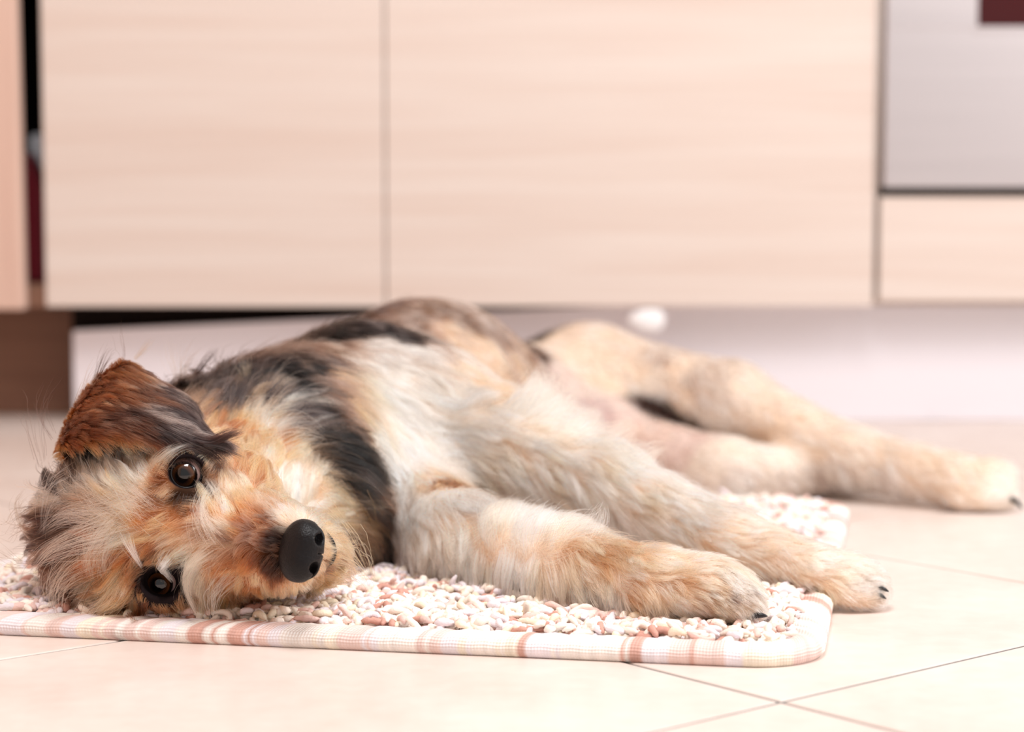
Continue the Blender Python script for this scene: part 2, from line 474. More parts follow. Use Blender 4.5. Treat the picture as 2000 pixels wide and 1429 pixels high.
bp_ = N_.new('ShaderNodeBump'); bp_.inputs['Strength'].default_value = 0.5; bp_.inputs['Distance'].default_value = 0.0008
L_.new(tc_.outputs['Object'], nz_.inputs['Vector']); L_.new(nz_.outputs[0], bp_.inputs['Height']); L_.new(bp_.outputs[0], b_.inputs['Normal'])
VA, FA, CA, TA = noodles(9000, 0.0095, 0.001)
VB, FB, CB, TB = noodles(7000, 0.0125, 0.002)
nA = len(VA)
pile = mesh_obj('pile', np.concatenate([VA, VB]), np.concatenate([FA, FB + nA]).tolist() + np.concatenate([CA, CB + nA]).tolist(), M_PILE, rug)
set_colors(pile, np.concatenate([TA, TB]))
pile['kind'] = 'stuff'
RUGTOP = 0.0155

# ------------------------------------------------------------------ the dog: body shape
LO, HI, H = np.array([-0.40, 1.20, -0.004]), np.array([0.52, 2.42, 0.235]), 0.0025
DIM = np.ceil((HI - LO) / H).astype(int)
SDF = np.full(DIM, 0.06, np.float32)
AX = [LO[i] + H * np.arange(DIM[i]) for i in range(3)]
def region(lo, hi):
    a = np.clip(np.floor((np.asarray(lo) - LO) / H).astype(int), 0, DIM)
    b = np.clip(np.ceil((np.asarray(hi) - LO) / H).astype(int) + 1, 0, DIM)
    sl = tuple(slice(a[i], b[i]) for i in range(3))
    g = np.meshgrid(*[AX[i][sl[i]] for i in range(3)], indexing='ij', sparse=True)
    return sl, g
def merge(sl, d, k, sub=False):
    a = SDF[sl]
    if sub:
        d = -d
        h = np.maximum(k - np.abs(a - d), 0) / k
        SDF[sl] = np.maximum(a, d) + h * h * k * 0.25
    else:
        h = np.maximum(k - np.abs(a - d), 0) / k
        SDF[sl] = np.minimum(a, d) - h * h * k * 0.25
PAD = 0.05
def capsule(a, b, ra, rb, k=0.02, sub=False, flat=None):
    a, b = np.asarray(a, float), np.asarray(b, float)
    r = max(ra, rb) + PAD
    sl, (x, y, z) = region(np.minimum(a, b) - r, np.maximum(a, b) + r)
    ab = b - a
    t = np.clip(((x - a[0]) * ab[0] + (y - a[1]) * ab[1] + (z - a[2]) * ab[2]) / (ab @ ab), 0, 1)
    d = np.sqrt((x - a[0] - t * ab[0]) ** 2 + (y - a[1] - t * ab[1]) ** 2 + (z - a[2] - t * ab[2]) ** 2) - (ra + (rb - ra) * t)
    merge(sl, d.astype(np.float32), k, sub)
def ellipsoid(c, axes, rad, k=0.02, sub=False):
    c, A, rad = np.asarray(c, float), np.asarray(axes, float), np.asarray(rad, float)
    ext = np.sqrt(((A * rad[:, None]) ** 2).sum(0)) + PAD
    sl, (x, y, z) = region(c - ext, c + ext)
    q = [((x - c[0]) * A[i, 0] + (y - c[1]) * A[i, 1] + (z - c[2]) * A[i, 2]) for i in range(3)]
    k0 = np.sqrt(sum((q[i] / rad[i]) ** 2 for i in range(3)))
    k1 = np.sqrt(sum((q[i] / rad[i] ** 2) ** 2 for i in range(3))) + 1e-9
    d = k0 * (k0 - 1) / k1
    merge(sl, d.astype(np.float32), k, sub)
def unit_v(v): v = np.asarray(v, float); return v / np.linalg.norm(v)
I3 = np.eye(3)
def frame(d, up=(0, 0, 1)):
    d = unit_v(d); s = unit_v(np.cross(up, d)); u = np.cross(d, s)
    return np.array([d, s, u])

# trunk: lies on its right side, spine to the far left, belly towards the right
spine = unit_v(P(1130, 800, 2.12) - P(720, 830, 1.66))
TF = frame(spine)
ellipsoid(P(705, 838, 1.66), TF, (0.10, 0.082, 0.082), 0.02)
ellipsoid(P(835, 775, 1.86), TF, (0.15, 0.086, 0.088), 0.04)
ellipsoid(P(800, 920, 1.63), TF, (0.075, 0.065, 0.062), 0.04)          # brisket
ellipsoid(P(985, 800, 2.02), TF, (0.12, 0.068, 0.066), 0.05)           # loin
ellipsoid(P(1130, 780, 2.13), TF, (0.085, 0.075, 0.070), 0.05)         # rump
ellipsoid(P(1130, 850, 2.02), TF, (0.11, 0.055, 0.045), 0.04)          # belly
capsule(P(1150, 760, 2.17), P(1030, 850, 2.28), 0.022, 0.014, 0.03)    # tail lying behind
capsule(P(1030, 850, 2.28), P(940, 880, 2.32), 0.014, 0.006, 0.02)
# hind legs
capsule(P(1165, 736, 2.10), P(1430, 785, 2.00), 0.046, 0.036, 0.04)
capsule(P(1430, 785, 2.00), P(1660, 888, 1.93), 0.034, 0.025, 0.02)
capsule(P(1660, 888, 1.93), P(1850, 932, 1.88), 0.025, 0.0235, 0.015)
for q in (-1.5, -0.5, 0.5, 1.5):
    c = P(1912 + 6 * abs(q), 950 + 19 * q, 1.865 - 0.006 * q)
    ellipsoid(c, I3, (0.030, 0.0135, 0.0130), 0.014)
capsule(P(1150, 870, 2.03), P(1420, 925, 1.90), 0.042, 0.030, 0.03)
capsule(P(1420, 925, 1.90), P(1620, 925, 1.96), 0.028, 0.020, 0.02)
capsule(P(1620, 925, 1.96), P(1760, 915, 2.00), 0.019, 0.018, 0.015)
ellipsoid(P(1790, 915, 2.00), I3, (0.030, 0.020, 0.016), 0.015)
# forelegs: the upper (left) one
capsule(P(850, 815, 1.64), P(985, 868, 1.59), 0.052, 0.040, 0.035)
capsule(P(985, 868, 1.59), P(1180, 940, 1.53), 0.036, 0.026, 0.02)
capsule(P(1180, 940, 1.53), P(1420, 1052, 1.46), 0.025, 0.0195, 0.015)
capsule(P(1420, 1052, 1.46), P(1590, 1120, 1.425), 0.020, 0.0195, 0.012)
for q in (-1.5, -0.5, 0.5, 1.5):
    c = P(1674 - 3 * q * q, 1140 + 19 * q, 1.415 - 0.004 * q)
    ellipsoid(c, frame(P(1720, 1165, 1.42) - P(1590, 1120, 1.42)), (0.021, 0.0102, 0.0100), 0.009)
# the lower (right) one
capsule(P(800, 985, 1.57), P(900, 1052, 1.47), 0.040, 0.030, 0.03)
capsule(P(900, 1052, 1.47), P(1110, 1105, 1.385), 0.028, 0.024, 0.02)
capsule(P(1110, 1105, 1.385), P(1290, 1142, 1.33), 0.024, 0.021, 0.015)
capsule(P(1290, 1138, 1.33), P(1380, 1152, 1.315), 0.021, 0.020, 0.012)
for q in (-1.5, -0.5, 0.5, 1.5):
    c = P(1420 + 10 * q, 1155 + 20 * q, 1.31 - 0.004 * q)
    ellipsoid(c, frame(P(1490, 1185, 1.305) - P(1380, 1152, 1.315)), (0.019, 0.0095, 0.0095), 0.009)
# neck
capsule(P(300, 950, 1.445), P(560, 895, 1.55), 0.055, 0.067, 0.03)
capsule(P(560, 895, 1.56), P(705, 850, 1.65), 0.067, 0.078, 0.03)
capsule(P(480, 985, 1.450), P(690, 985, 1.56), 0.046, 0.058, 0.03)

# head, in its own frame: F towards the nose, U towards the crown, S towards the left (upper) side
E1, E2 = P(364, 924, 1.344), P(316, 1137, 1.332)
HM = (E1 + E2) / 2
NOSE = P(588, 1075, 1.268)
HS = unit_v(E1 - E2)
HF = unit_v(NOSE - HM); HS = unit_v(HS - HF * (HS @ HF))
HU = np.cross(HF, HS)
if HU[0] > 0: HU = -HU
HA = np.array([HF, HU, HS])
def HD(f, u, s): return HM + HF * f + HU * u + HS * s
EH = np.linalg.norm(E1 - E2) / 2
ellipsoid(HD(-0.050, -0.016, 0), HA, (0.068, 0.050, 0.054), 0.015)
ellipsoid(HD(-0.010, -0.012, 0), HA, (0.040, 0.030, 0.043), 0.025)
capsule(HD(0.010, -0.020, 0), HD(0.078, -0.016, 0), 0.034, 0.0200, 0.03)
capsule(HD(0.055, -0.030, 0.011), HD(0.078, -0.028, 0.010), 0.021, 0.0165, 0.015)
capsule(HD(0.055, -0.030, -0.011), HD(0.078, -0.028, -0.010), 0.021, 0.0165, 0.015)
capsule(HD(-0.030, -0.058, 0), HD(0.066, -0.056, 0), 0.040, 0.019, 0.02)
capsule(HD(0.010, -0.078, 0), HD(0.056, -0.074, 0), 0.026, 0.020, 0.02)      # chin
for s in (1, -1):
    ellipsoid(HD(-0.022, -0.044, 0.032 * s), HA, (0.052, 0.036, 0.030), 0.025)
    e = E1 if s > 0 else E2
    ellipsoid(e - HF * 0.010 + HU * 0.006 - HS * 0.004 * s, HA, (0.018, 0.012, 0.016), 0.012)   # brow
    gz = unit_v(CAM - e)
    capsule(e + gz * 0.001, e + gz * 0.0011, 0.0165, 0.0165, 0.016)
    b1 = unit_v(HF - gz * (HF @ gz)); b2 = np.cross(gz, b1)
    ellipsoid(e + gz * 0.016, np.array([b1, b2, gz]), (0.0118, 0.0102, 0.020) if s > 0 else (0.0128, 0.0096, 0.020), 0.003, sub=True)
# flattened where it lies on the rug and on the tiles
X3, Y3 = np.meshgrid(AX[0], AX[1], indexing='ij')
rel = np.stack([X3 - rug.location.x, Y3 - rug.location.y], -1)
lx, ly = rel @ dx[:2], rel @ dy[:2]
ins = np.minimum(rw / 2 - np.abs(lx), rd / 2 - np.abs(ly))
ground = 0.003 + 0.0145 * np.clip((ins + 0.004) / 0.012, 0, 1)
gd = ground[:, :, None] - AX[2][None, None, :]
kk = 0.006
hh = np.maximum(kk - np.abs(SDF - gd), 0) / kk
SDF = (np.maximum(SDF, gd) + hh * hh * kk * 0.25).astype(np.float32)

def sdf_mesh(vol, lo, h):
    g = openvdb.FloatGrid(background=0.06)
    g.copyFromArray(np.ascontiguousarray(vol, dtype=np.float32))
    pts, quads = g.convertToQuads(isovalue=0.0)
    return pts * h + lo, quads[:, ::-1].astype(int)
BV, BQ = sdf_mesh(SDF, LO, H)

def tri_sample(vol, lo, h, p):
    q = (p - lo) / h
    q = np.clip(q, 0, np.array(vol.shape) - 1.001)
    i = q.astype(int); f = q - i
    out = 0
    for a in (0, 1):
        for b_ in (0, 1):
            for c in (0, 1):
                w = (f[..., 0] if a else 1 - f[..., 0]) * (f[..., 1] if b_ else 1 - f[..., 1]) * (f[..., 2] if c else 1 - f[..., 2])
                out = out + w * vol[i[..., 0] + a, i[..., 1] + b_, i[..., 2] + c]
    return out
def sdf_at(p): return tri_sample(SDF, LO, H, p)
def sdf_grad(p):
    e = H * 1.2
    g = np.stack([sdf_at(p + np.eye(3)[i] * e) - sdf_at(p - np.eye(3)[i] * e) for i in range(3)], -1)
    return g / (np.linalg.norm(g, axis=-1, keepdims=True) + 1e-9)
BTREE = BVHTree.FromPolygons([Vector(v) for v in BV], BQ.tolist())
BN = sdf_grad(BV)
# orientation of faces
fa = BV[BQ]; fn = np.cross(fa[:, 1] - fa[:, 0], fa[:, 2] - fa[:, 0])
if (np.einsum('ij,ij->i', fn, BN[BQ[:, 0]]) < 0).mean() > 0.5:
    BQ = BQ[:, ::-1]

# ------------------------------------------------------------------ fur guides
PAL = {k: lin(v) for k, v in dict(
    W=(248, 230, 213), C=(249, 224, 200), T=(231, 186, 149), O=(186, 130, 92), R=(140, 72, 30), B=(84, 56, 40),
    D=(20, 16, 17), G=(86, 77, 76), L=(164, 138, 124), P=(224, 192, 184), K=(12, 9, 9), S=(70, 48, 42)).items()}
# pixel x, y, hair direction in degrees (0 right, 90 up), length mm, lift, colours A B, share of B, tightness of the tufts
GUIDES = [
 # muzzle, upper side
 (540,1050,165,6,.25,'B','D',.4,.2),(520,1020,150,9,.25,'O','B',.3,.3),(560,1005,100,11,.3,'C','W',.5,.3),(600,1000,85,14,.3,'W','C',.3,.3),
 (635,1030,30,16,.35,'C','T',.4,.3),(600,965,80,16,.3,'W','W',.3,.3),(560,955,85,15,.3,'C','W',.4,.3),(510,970,100,14,.3,'T','C',.5,.35),
 (470,1000,135,13,.3,'T','O',.5,.35),(490,1040,165,10,.25,'L','O',.5,.3),(440,1040,170,12,.25,'C','L',.5,.35),(430,1000,130,15,.3,'C','T',.5,.4),
 (400,1040,165,13,.25,'C','L',.4,.3),(410,985,105,18,.35,'W','T',.5,.5),(440,950,95,18,.3,'C','T',.5,.45),(480,920,80,18,.3,'T','O',.35,.4),
 (520,910,80,18,.3,'T','C',.4,.4),(560,900,70,18,.3,'T','C',.5,.4),(450,890,60,17,.3,'T','O',.3,.4),(420,870,40,15,.25,'T','O',.4,.3),
 (470,850,55,18,.3,'T','O',.4,.4),(520,860,60,20,.3,'T','O',.4,.4),(610,930,55,20,.35,'T','C',.4,.4),(640,970,20,20,.4,'C','T',.5,.4),
 # around the upper eye
 (425,935,70,6,.2,'T','G',.5,.2),(410,950,60,4,.2,'G','D',.5,.2),(380,895,60,4,.2,'T','O',.4,.2),(400,890,30,8,.2,'T','C',.4,.2),(350,880,100,5,.2,'O','T',.4,.2),(325,900,150,6,.2,'T','O',.4,.2),
 (318,930,190,5,.2,'O','D',.3,.2),(345,968,230,4,.2,'S','D',.5,.1),(370,972,260,4,.2,'S','D',.4,.1),(395,965,300,5,.2,'S','L',.4,.1),(360,990,230,5,.2,'S','T',.5,.2),
 (320,960,210,6,.2,'S','T',.6,.2),(385,1000,150,8,.25,'T','O',.5,.2),(340,1010,180,9,.25,'T','O',.5,.3),(295,965,175,10,.3,'B','T',.6,.3),
 # stop, forehead, brow tuft
 (300,1010,185,14,.3,'T','O',.5,.35),(300,1050,200,16,.3,'T','O',.5,.4),(340,1050,190,12,.25,'C','T',.5,.3),(370,1075,200,14,.3,'T','C',.5,.4),
 (255,1000,160,20,.35,'C','T',.5,.5),(250,960,135,17,.35,'C','T',.5,.6),(215,950,115,18,.35,'W','L',.4,.6),(190,960,105,18,.35,'W','G',.4,.6),
 (230,912,95,13,.3,'W','L',.35,.55),(270,915,85,12,.3,'W','C',.4,.55),(300,905,80,14,.3,'C','T',.5,.4),(280,945,120,18,.3,'C','W',.5,.5),
 (260,1040,190,22,.35,'T','C',.5,.5),(215,1010,170,26,.35,'L','C',.4,.5),(170,1000,180,26,.4,'B','L',.5,.5),(150,950,120,20,.4,'G','W',.4,.5),
 (220,1060,205,26,.4,'O','B',.4,.6),(170,1050,195,30,.4,'B','L',.4,.6),(130,1010,190,30,.45,'B','L',.45,.6),(110,960,130,28,.45,'G','W',.4,.5),
 (100,1050,200,30,.45,'B','L',.4,.6),(130,1090,205,32,.4,'B','L',.45,.6),(90,1110,225,32,.4,'B','L',.55,.6),(110,1150,250,32,.35,'B','L',.55,.6),
 (160,1120,235,34,.35,'B','L',.5,.6),(150,1170,262,30,.3,'B','L',.5,.6),(195,1110,250,40,.4,'B','C',.5,.65),(210,1150,265,36,.35,'L','T',.5,.65),
 (250,1080,240,26,.3,'O','T',.4,.5),(250,1120,255,28,.35,'T','C',.5,.6),(235,1170,270,26,.35,'L','T',.5,.6),(90,1180,270,24,.3,'B','D',.3,.5),(180,1190,275,20,.3,'B','D',.4,.5),
 (100,900,115,26,.5,'G','L',.5,.5),(130,910,110,18,.4,'B','D',.5,.4),(180,885,95,8,.2,'K','D',.4,.3),(250,870,90,8,.2,'K','D',.3,.4),(215,878,90,8,.2,'K','D',.3,.3),(285,868,80,8,.2,'K','B',.3,.3),  # K hairs put the shade under the ear flap into colour
 # around the lower eye
 (300,1095,215,8,.2,'O','B',.5,.3),(345,1095,240,8,.2,'T','O',.5,.3),(275,1135,230,7,.2,'B','K',.5,.3),(290,1165,260,7,.2,'O','B',.5,.2),
 (335,1170,275,8,.2,'O','B',.4,.2),(370,1130,290,7,.2,'B','D',.5,.2),(360,1100,240,8,.2,'O','D',.4,.2),(330,1190,270,10,.25,'O','T',.4,.3),
 # lower cheek and muzzle
 (390,1090,230,24,.35,'C','T',.4,.6),(385,1130,265,26,.35,'C','T',.5,.6),(400,1160,280,24,.3,'T','C',.5,.5),(420,1100,245,12,.25,'O','T',.4,.35),(440,1130,265,13,.25,'O','T',.35,.4),
 (480,1090,225,11,.25,'O','B',.3,.3),(500,1120,265,12,.25,'O','T',.4,.35),(470,1160,280,16,.3,'O','C',.4,.5),(430,1180,275,18,.3,'T','C',.5,.5),
 (530,1110,250,6,.2,'B','D',.4,.2),(540,1150,290,12,.3,'O','T',.5,.4),(520,1180,290,18,.35,'C','T',.5,.6),(570,1150,290,12,.3,'T','C',.4,.4),(600,1140,315,16,.35,'T','C',.5,.5),
 (590,1170,300,18,.35,'T','C',.5,.5),(630,1110,330,18,.4,'T','L',.5,.5),(645,1060,350,16,.4,'T','C',.5,.4),(660,1090,335,24,.5,'T','L',.5,.5),(640,1150,310,20,.4,'T','B',.5,.5),
 (630,1000,20,18,.4,'C','T',.5,.4),(665,1020,-10,28,.5,'T','B',.4,.5),(670,1050,-35,30,.5,'L','B',.5,.5),
 (672,990,10,26,.45,'T','B',.35,.6),(690,1040,-25,28,.5,'T','L',.5,.6),(690,1090,-40,28,.5,'T','B',.4,.6),(670,1130,-40,24,.45,'T','C',.4,.6),(650,1165,-50,20,.4,'T','B',.4,.5),(655,1060,-10,22,.4,'C','T',.5,.5),(650,1010,15,22,.4,'C','T',.5,.5),
 # neck and ruff
 (400,760,110,34,.6,'G','D',.5,.6),(440,760,80,36,.6,'D','G',.5,.6),(480,760,90,30,.5,'G','D',.5,.5),(450,800,60,30,.5,'G','D',.4,.5),(500,790,40,32,.5,'G','T',.4,.5),
 (540,800,20,34,.5,'G','C',.35,.6),(510,835,50,24,.45,'T','W',.5,.5),(570,835,10,32,.5,'G','W',.4,.6),(605,865,-10,32,.5,'D','L',.4,.6),(555,872,40,22,.4,'T','O',.4,.5),(650,905,-35,32,.5,'D','G',.4,.6),
 (600,830,-5,30,.4,'D','L',.4,.5),(560,770,0,30,.4,'D','L',.4,.5),(620,880,-25,34,.45,'D','G',.35,.5),(650,920,-40,34,.45,'D','G',.35,.5),(680,960,-55,34,.45,'D','G',.3,.5),
 (735,1010,-60,34,.4,'D','K',.4,.5),(745,1050,-60,32,.4,'D','B',.4,.5),(745,1090,-70,26,.35,'D','L',.4,.5),(640,860,-20,30,.4,'D','B',.4,.5),(680,900,-45,32,.4,'D','L',.4,.5),(710,950,-55,32,.4,'B','D',.5,.5),
 (560,720,-10,26,.3,'D','L',.5,.4),(520,740,0,30,.4,'D','G',.5,.5),(610,700,-15,26,.3,'G','L',.35,.4),(600,760,-15,28,.35,'L','D',.3,.5),(640,800,-30,28,.35,'B','L',.5,.5),
 # shoulder and ribs
 (660,650,-15,22,.25,'D','G',.3,.4),(720,640,-15,22,.25,'D','G',.4,.4),(700,610,-10,20,.25,'G','B',.5,.4),(770,655,-20,20,.2,'D','G',.4,.4),(830,610,-15,16,.2,'B','L',.4,.3),(900,620,-20,16,.2,'B','L',.5,.3),
 (640,690,-15,28,.3,'L','W',.35,.5),(700,690,-12,30,.35,'L','W',.5,.6),(760,690,-15,30,.3,'W','L',.5,.5),(820,690,-25,26,.3,'L','W',.5,.5),(800,645,-20,18,.2,'L','B',.4,.4),(880,650,-25,16,.2,'T','L',.4,.3),(950,640,-35,16,.2,'L','B',.4,.3),(1000,650,-50,14,.2,'B','T',.4,.3),(1030,660,-55,14,.2,'D','B',.4,.3),(1050,690,-60,12,.2,'B','D',.4,.3),
 (640,740,-20,30,.35,'L','T',.5,.5),(700,750,-30,28,.3,'T','C',.4,.5),(670,790,-45,28,.3,'T','B',.35,.5),(760,740,-25,28,.3,'C','W',.5,.5),(850,740,-25,28,.3,'C','L',.4,.5),(900,720,-30,20,.25,'T','C',.5,.4),(960,700,-40,16,.2,'T','C',.3,.3),(1010,740,-50,14,.2,'T','L',.4,.3),(960,770,-35,18,.25,'T','C',.5,.4),
 (720,820,-60,26,.3,'C','T',.5,.4),(780,800,-35,28,.3,'W','C',.4,.5),(850,790,-10,30,.35,'W','C',.4,.55),(900,790,10,30,.4,'W','C',.4,.55),(740,880,-70,26,.3,'W','C',.4,.4),(800,870,-45,28,.3,'W','C',.3,.4),(850,860,0,28,.3,'W','C',.3,.4),
 (770,950,-60,26,.35,'W','L',.4,.4),(830,930,-60,18,.3,'T','W',.4,.4),(870,940,-70,16,.3,'O','B',.3,.4),(800,1000,-50,28,.4,'W','L',.4,.5),(850,980,-30,28,.4,'W','C',.3,.5),(900,980,-30,28,.4,'W','L',.4,.5),(750,1040,-55,28,.4,'L','D',.4,.5),(780,1080,-70,26,.35,'L','B',.4,.5),
 # upper foreleg
 (940,830,-20,30,.4,'C','W',.5,.55),(960,880,-30,30,.4,'T','C',.5,.55),(1010,800,40,34,.6,'W','C',.4,.6),(1050,790,70,34,.7,'C','T',.4,.6),(1080,830,20,28,.5,'C','W',.5,.55),(1040,850,-15,30,.4,'W','T',.4,.55),
 (940,940,-55,30,.45,'T','C',.5,.55),(1000,920,-35,32,.4,'T','C',.5,.55),(1060,910,-20,30,.4,'C','T',.5,.6),(1120,880,-15,28,.4,'C','W',.4,.55),(1150,850,30,28,.55,'C','T',.5,.55),(1100,950,-40,34,.45,'W','T',.4,.6),(1160,930,-20,30,.4,'C','T',.5,.6),
 (1180,990,-55,34,.5,'W','T',.4,.65),(1220,930,-10,26,.4,'W','C',.5,.55),(1240,970,-18,26,.35,'C','T',.45,.6),(1260,1020,-35,30,.4,'C','T',.45,.6),(1300,980,-12,24,.35,'C','W',.5,.55),(1310,1030,-25,24,.3,'C','T',.45,.6),(1370,1010,-12,20,.3,'C','W',.5,.55),
 (1380,1050,-22,22,.3,'T','C',.5,.6),(1360,1080,-35,26,.35,'C','T',.4,.6),(1440,1040,-10,18,.28,'C','T',.4,.5),(1450,1080,-22,20,.28,'T','C',.5,.6),(1440,1110,-35,20,.3,'T','C',.5,.6),(1520,1080,-12,16,.25,'C','T',.45,.5),(1530,1115,-25,17,.25,'T','C',.5,.6),(1530,1150,-40,18,.25,'T','O',.4,.6),
 (1600,1095,-10,13,.22,'C','W',.5,.5),(1610,1130,-22,14,.22,'T','C',.45,.6),(1610,1165,-35,14,.22,'T','C',.4,.5),(1670,1120,-10,9,.2,'C','W',.4,.4),(1690,1145,-20,9,.2,'W','G',.25,.4),(1680,1170,-20,9,.2,'C','T',.4,.4),
 # lower foreleg
 (880,1040,-70,28,.5,'C','T',.5,.5),(950,1050,75,22,.6,'C','T',.5,.3),(1020,1060,60,22,.6,'C','W',.4,.3),(1080,1065,50,20,.55,'C','T',.4,.4),(930,1075,-80,26,.5,'C','T',.5,.5),(870,1080,-85,24,.4,'L','C',.5,.5),(1000,1090,-85,28,.5,'W','T',.4,.6),
 (1060,1100,-85,30,.5,'T','W',.45,.6),(1110,1080,-60,26,.45,'O','T',.5,.5),(1060,1125,-88,26,.4,'T','C',.5,.55),(1130,1120,-80,28,.45,'T','C',.45,.6),(1170,1090,-30,20,.35,'T','O',.5,.5),(1180,1140,-75,26,.4,'C','T',.5,.6),(1230,1110,-20,16,.3,'T','C',.5,.5),(1240,1150,-50,18,.3,'O','T',.5,.5),(1270,1175,-60,18,.3,'T','C',.4,.5),
 (1300,1110,-10,14,.28,'T','C',.5,.5),(1310,1145,-20,15,.25,'O','T',.5,.5),(1330,1175,-35,15,.25,'T','C',.5,.5),(1370,1110,-5,12,.25,'C','T',.4,.5),(1380,1140,-20,13,.22,'T','O',.4,.5),(1390,1180,-25,12,.22,'T','B',.35,.5),(1430,1120,-30,9,.2,'C','G',.3,.4),(1445,1150,-30,9,.2,'W','G',.3,.4),(1450,1180,-25,9,.2,'C','B',.3,.4),
 # belly and groin (short hair over pinkish skin)
 (1090,720,-55,8,.15,'P','W',.5,.2),(1130,760,-55,8,.15,'P','W',.5,.2),(1170,800,-50,8,.15,'P','S',.15,.2),(1220,800,-40,7,.15,'P','W',.4,.2),(1215,850,-40,9,.2,'P','C',.5,.2),(1260,790,-35,6,.15,'S','D',.4,.1),(1300,810,-30,7,.15,'S','D',.5,.1),(1340,835,-30,7,.15,'S','B',.4,.1),(1280,850,-30,9,.2,'P','C',.4,.2),(1330,870,-20,9,.2,'P','W',.4,.2),
 # upper hind leg
 (1090,665,-20,14,.2,'C','T',.35,.3),(1150,660,-18,16,.25,'C','T',.4,.3),(1220,660,-25,16,.25,'C','T',.45,.3),(1130,700,-25,14,.2,'C','T',.4,.3),(1200,700,-25,15,.2,'C','T',.5,.3),(1280,700,-28,16,.25,'C','L',.5,.3),(1190,745,-30,13,.2,'C','T',.5,.3),(1270,750,-28,14,.2,'C','W',.5,.3),(1350,740,-30,16,.25,'C','L',.5,.3),
 (1330,780,-25,12,.2,'C','T',.4,.3),(1420,780,-30,16,.25,'C','L',.4,.3),(1400,815,-20,12,.2,'C','W',.5,.3),(1480,800,-30,16,.25,'C','T',.4,.3),(1480,840,-20,14,.2,'T','C',.4,.3),(1550,850,-28,16,.25,'C','T',.4,.4),(1600,880,-30,20,.35,'C','T',.4,.4),(1650,890,-30,22,.35,'C','T',.4,.4),(1640,915,-60,22,.4,'L','C',.5,.5),
 (1700,905,-20,20,.35,'C','T',.5,.4),(1720,930,-45,22,.4,'L','W',.5,.5),(1780,925,-20,18,.3,'C','T',.5,.4),(1850,940,-15,16,.3,'C','T',.4,.4),(1900,940,-10,14,.25,'T','C',.4,.4),(1900,970,-15,12,.25,'C','T',.4,.4),(1930,960,-10,10,.2,'C','W',.4,.4),
 (1320,725,-28,15,.22,'C','T',.4,.3),(1380,755,-28,15,.22,'C','L',.4,.3),(1440,770,-28,15,.22,'C','T',.4,.3),(1250,720,-26,15,.22,'C','T',.5,.3),(1450,815,-20,13,.2,'C','T',.5,.3),(1520,830,-26,14,.22,'C','T',.5,.3),(1570,865,-26,16,.25,'C','T',.4,.3),
 # lower hind leg
 (1380,905,-15,10,.2,'C','W',.4,.2),(1450,890,-15,10,.2,'W','C',.4,.2),(1450,930,-10,14,.3,'C','L',.5,.3),(1520,900,-15,12,.2,'W','C',.4,.2),(1530,935,-15,16,.3,'C','L',.5,.3),(1590,930,-30,18,.35,'L','C',.5,.4),
]
def anchor(px, py, tree):
    r = ray(px, py)
    hit = tree.ray_cast(Vector(CAM), Vector(r).normalized())
    if hit[0] is None:
        best = min((tree.find_nearest(Vector(CAM + r * (d / r[1]))) for d in np.arange(1.28, 2.2, 0.02)), key=lambda h: h[3])
        return np.array(best[0])
    return np.array(hit[0])
def tangent(a, n, ang):
    v = unit_v(a - CAM)
    D = math.cos(math.radians(ang)) * RIGHT + math.sin(math.radians(ang)) * UPV
    nv = n @ v
    s = -(D @ n) / (nv if abs(nv) > 0.3 else (0.3 if nv > 0 else -0.3))
    t = D + v * s
    t = t - n * (t @ n)
    return unit_v(t)
class Groom:
    def __init__(self, guides, tree, normal_at):
        gp, gn, gt, gl, gf, ca_, cb_, pb, cl = [], [], [], [], [], [], [], [], []
        for (px, py, an, le, lf, A, B, p, c) in guides:
            a = anchor(px, py, tree); n = normal_at(a[None])[0]
            if A == 'D': p *= 0.6
            if px < 285 and (px < 150 or py > 935): le *= 1.45; lf = min(lf * 1.3, 0.75); c = min(c + 0.22, 0.85)
            elif a[1] < 1.6 and px < 760: le *= 1.2; c = min(c + 0.2, 0.85)
            else: c = min(c + 0.08, 0.8)
            gp.append(a); gn.append(n); gt.append(tangent(a, n, an)); gl.append(le * 1e-3); gf.append(lf)
            hd = 1.0                                  # crown and face are deeper in colour than the legs, the thigh paler
            if px < 660 and py > 800 and a[1] < 1.44: hd = 1.95 if px < 260 else 1.6
            elif px < 700 and a[1] < 1.65: hd = 1.4
            elif px > 1080 and a[1] > 1.8 and A in 'CTL': hd = 0.72
            ca_.append(PAL[A] ** hd); cb_.append(PAL[B] ** hd); pb.append(p); cl.append(c)
        self.p, self.n, self.t = np.array(gp), np.array(gn), np.array(gt)
        self.s = np.c_[gl, gf, pb, cl]
        self.ca, self.cb = np.array(ca_), np.array(cb_)
    def at(self, p, n, soft=0.006, power=2.8):
        T, S, A, B = [], [], [], []
        for i in range(0, len(p), 20000):
            q, m = p[i:i + 20000], n[i:i + 20000]
            d2 = ((q[:, None] - self.p[None]) ** 2).sum(-1)
            w = 1 / (d2 + soft ** 2) ** power
            w *= np.maximum(0.04, 0.5 + 0.5 * (m @ self.n.T)) ** 2
            w /= w.sum(1, keepdims=True)
            T.append(w @ self.t); S.append(w @ self.s); A.append(w @ self.ca); B.append(w @ self.cb)
        T, S, A, B = map(np.concatenate, (T, S, A, B))
        T -= n * (T * n).sum(1, keepdims=True)
        T /= np.linalg.norm(T, axis=1, keepdims=True) + 1e-9
        return T, S, A, B
def swirl(p, f, seed):
    r = np.random.default_rng(seed)
    out = 0
    for k in range(4):
        d = unit_v(r.normal(size=3)) * f * (1 + 0.7 * k)
        out = out + np.sin(p @ d + r.uniform(0, 6.28)) / (1 + 0.5 * k)
    return out / 2.2

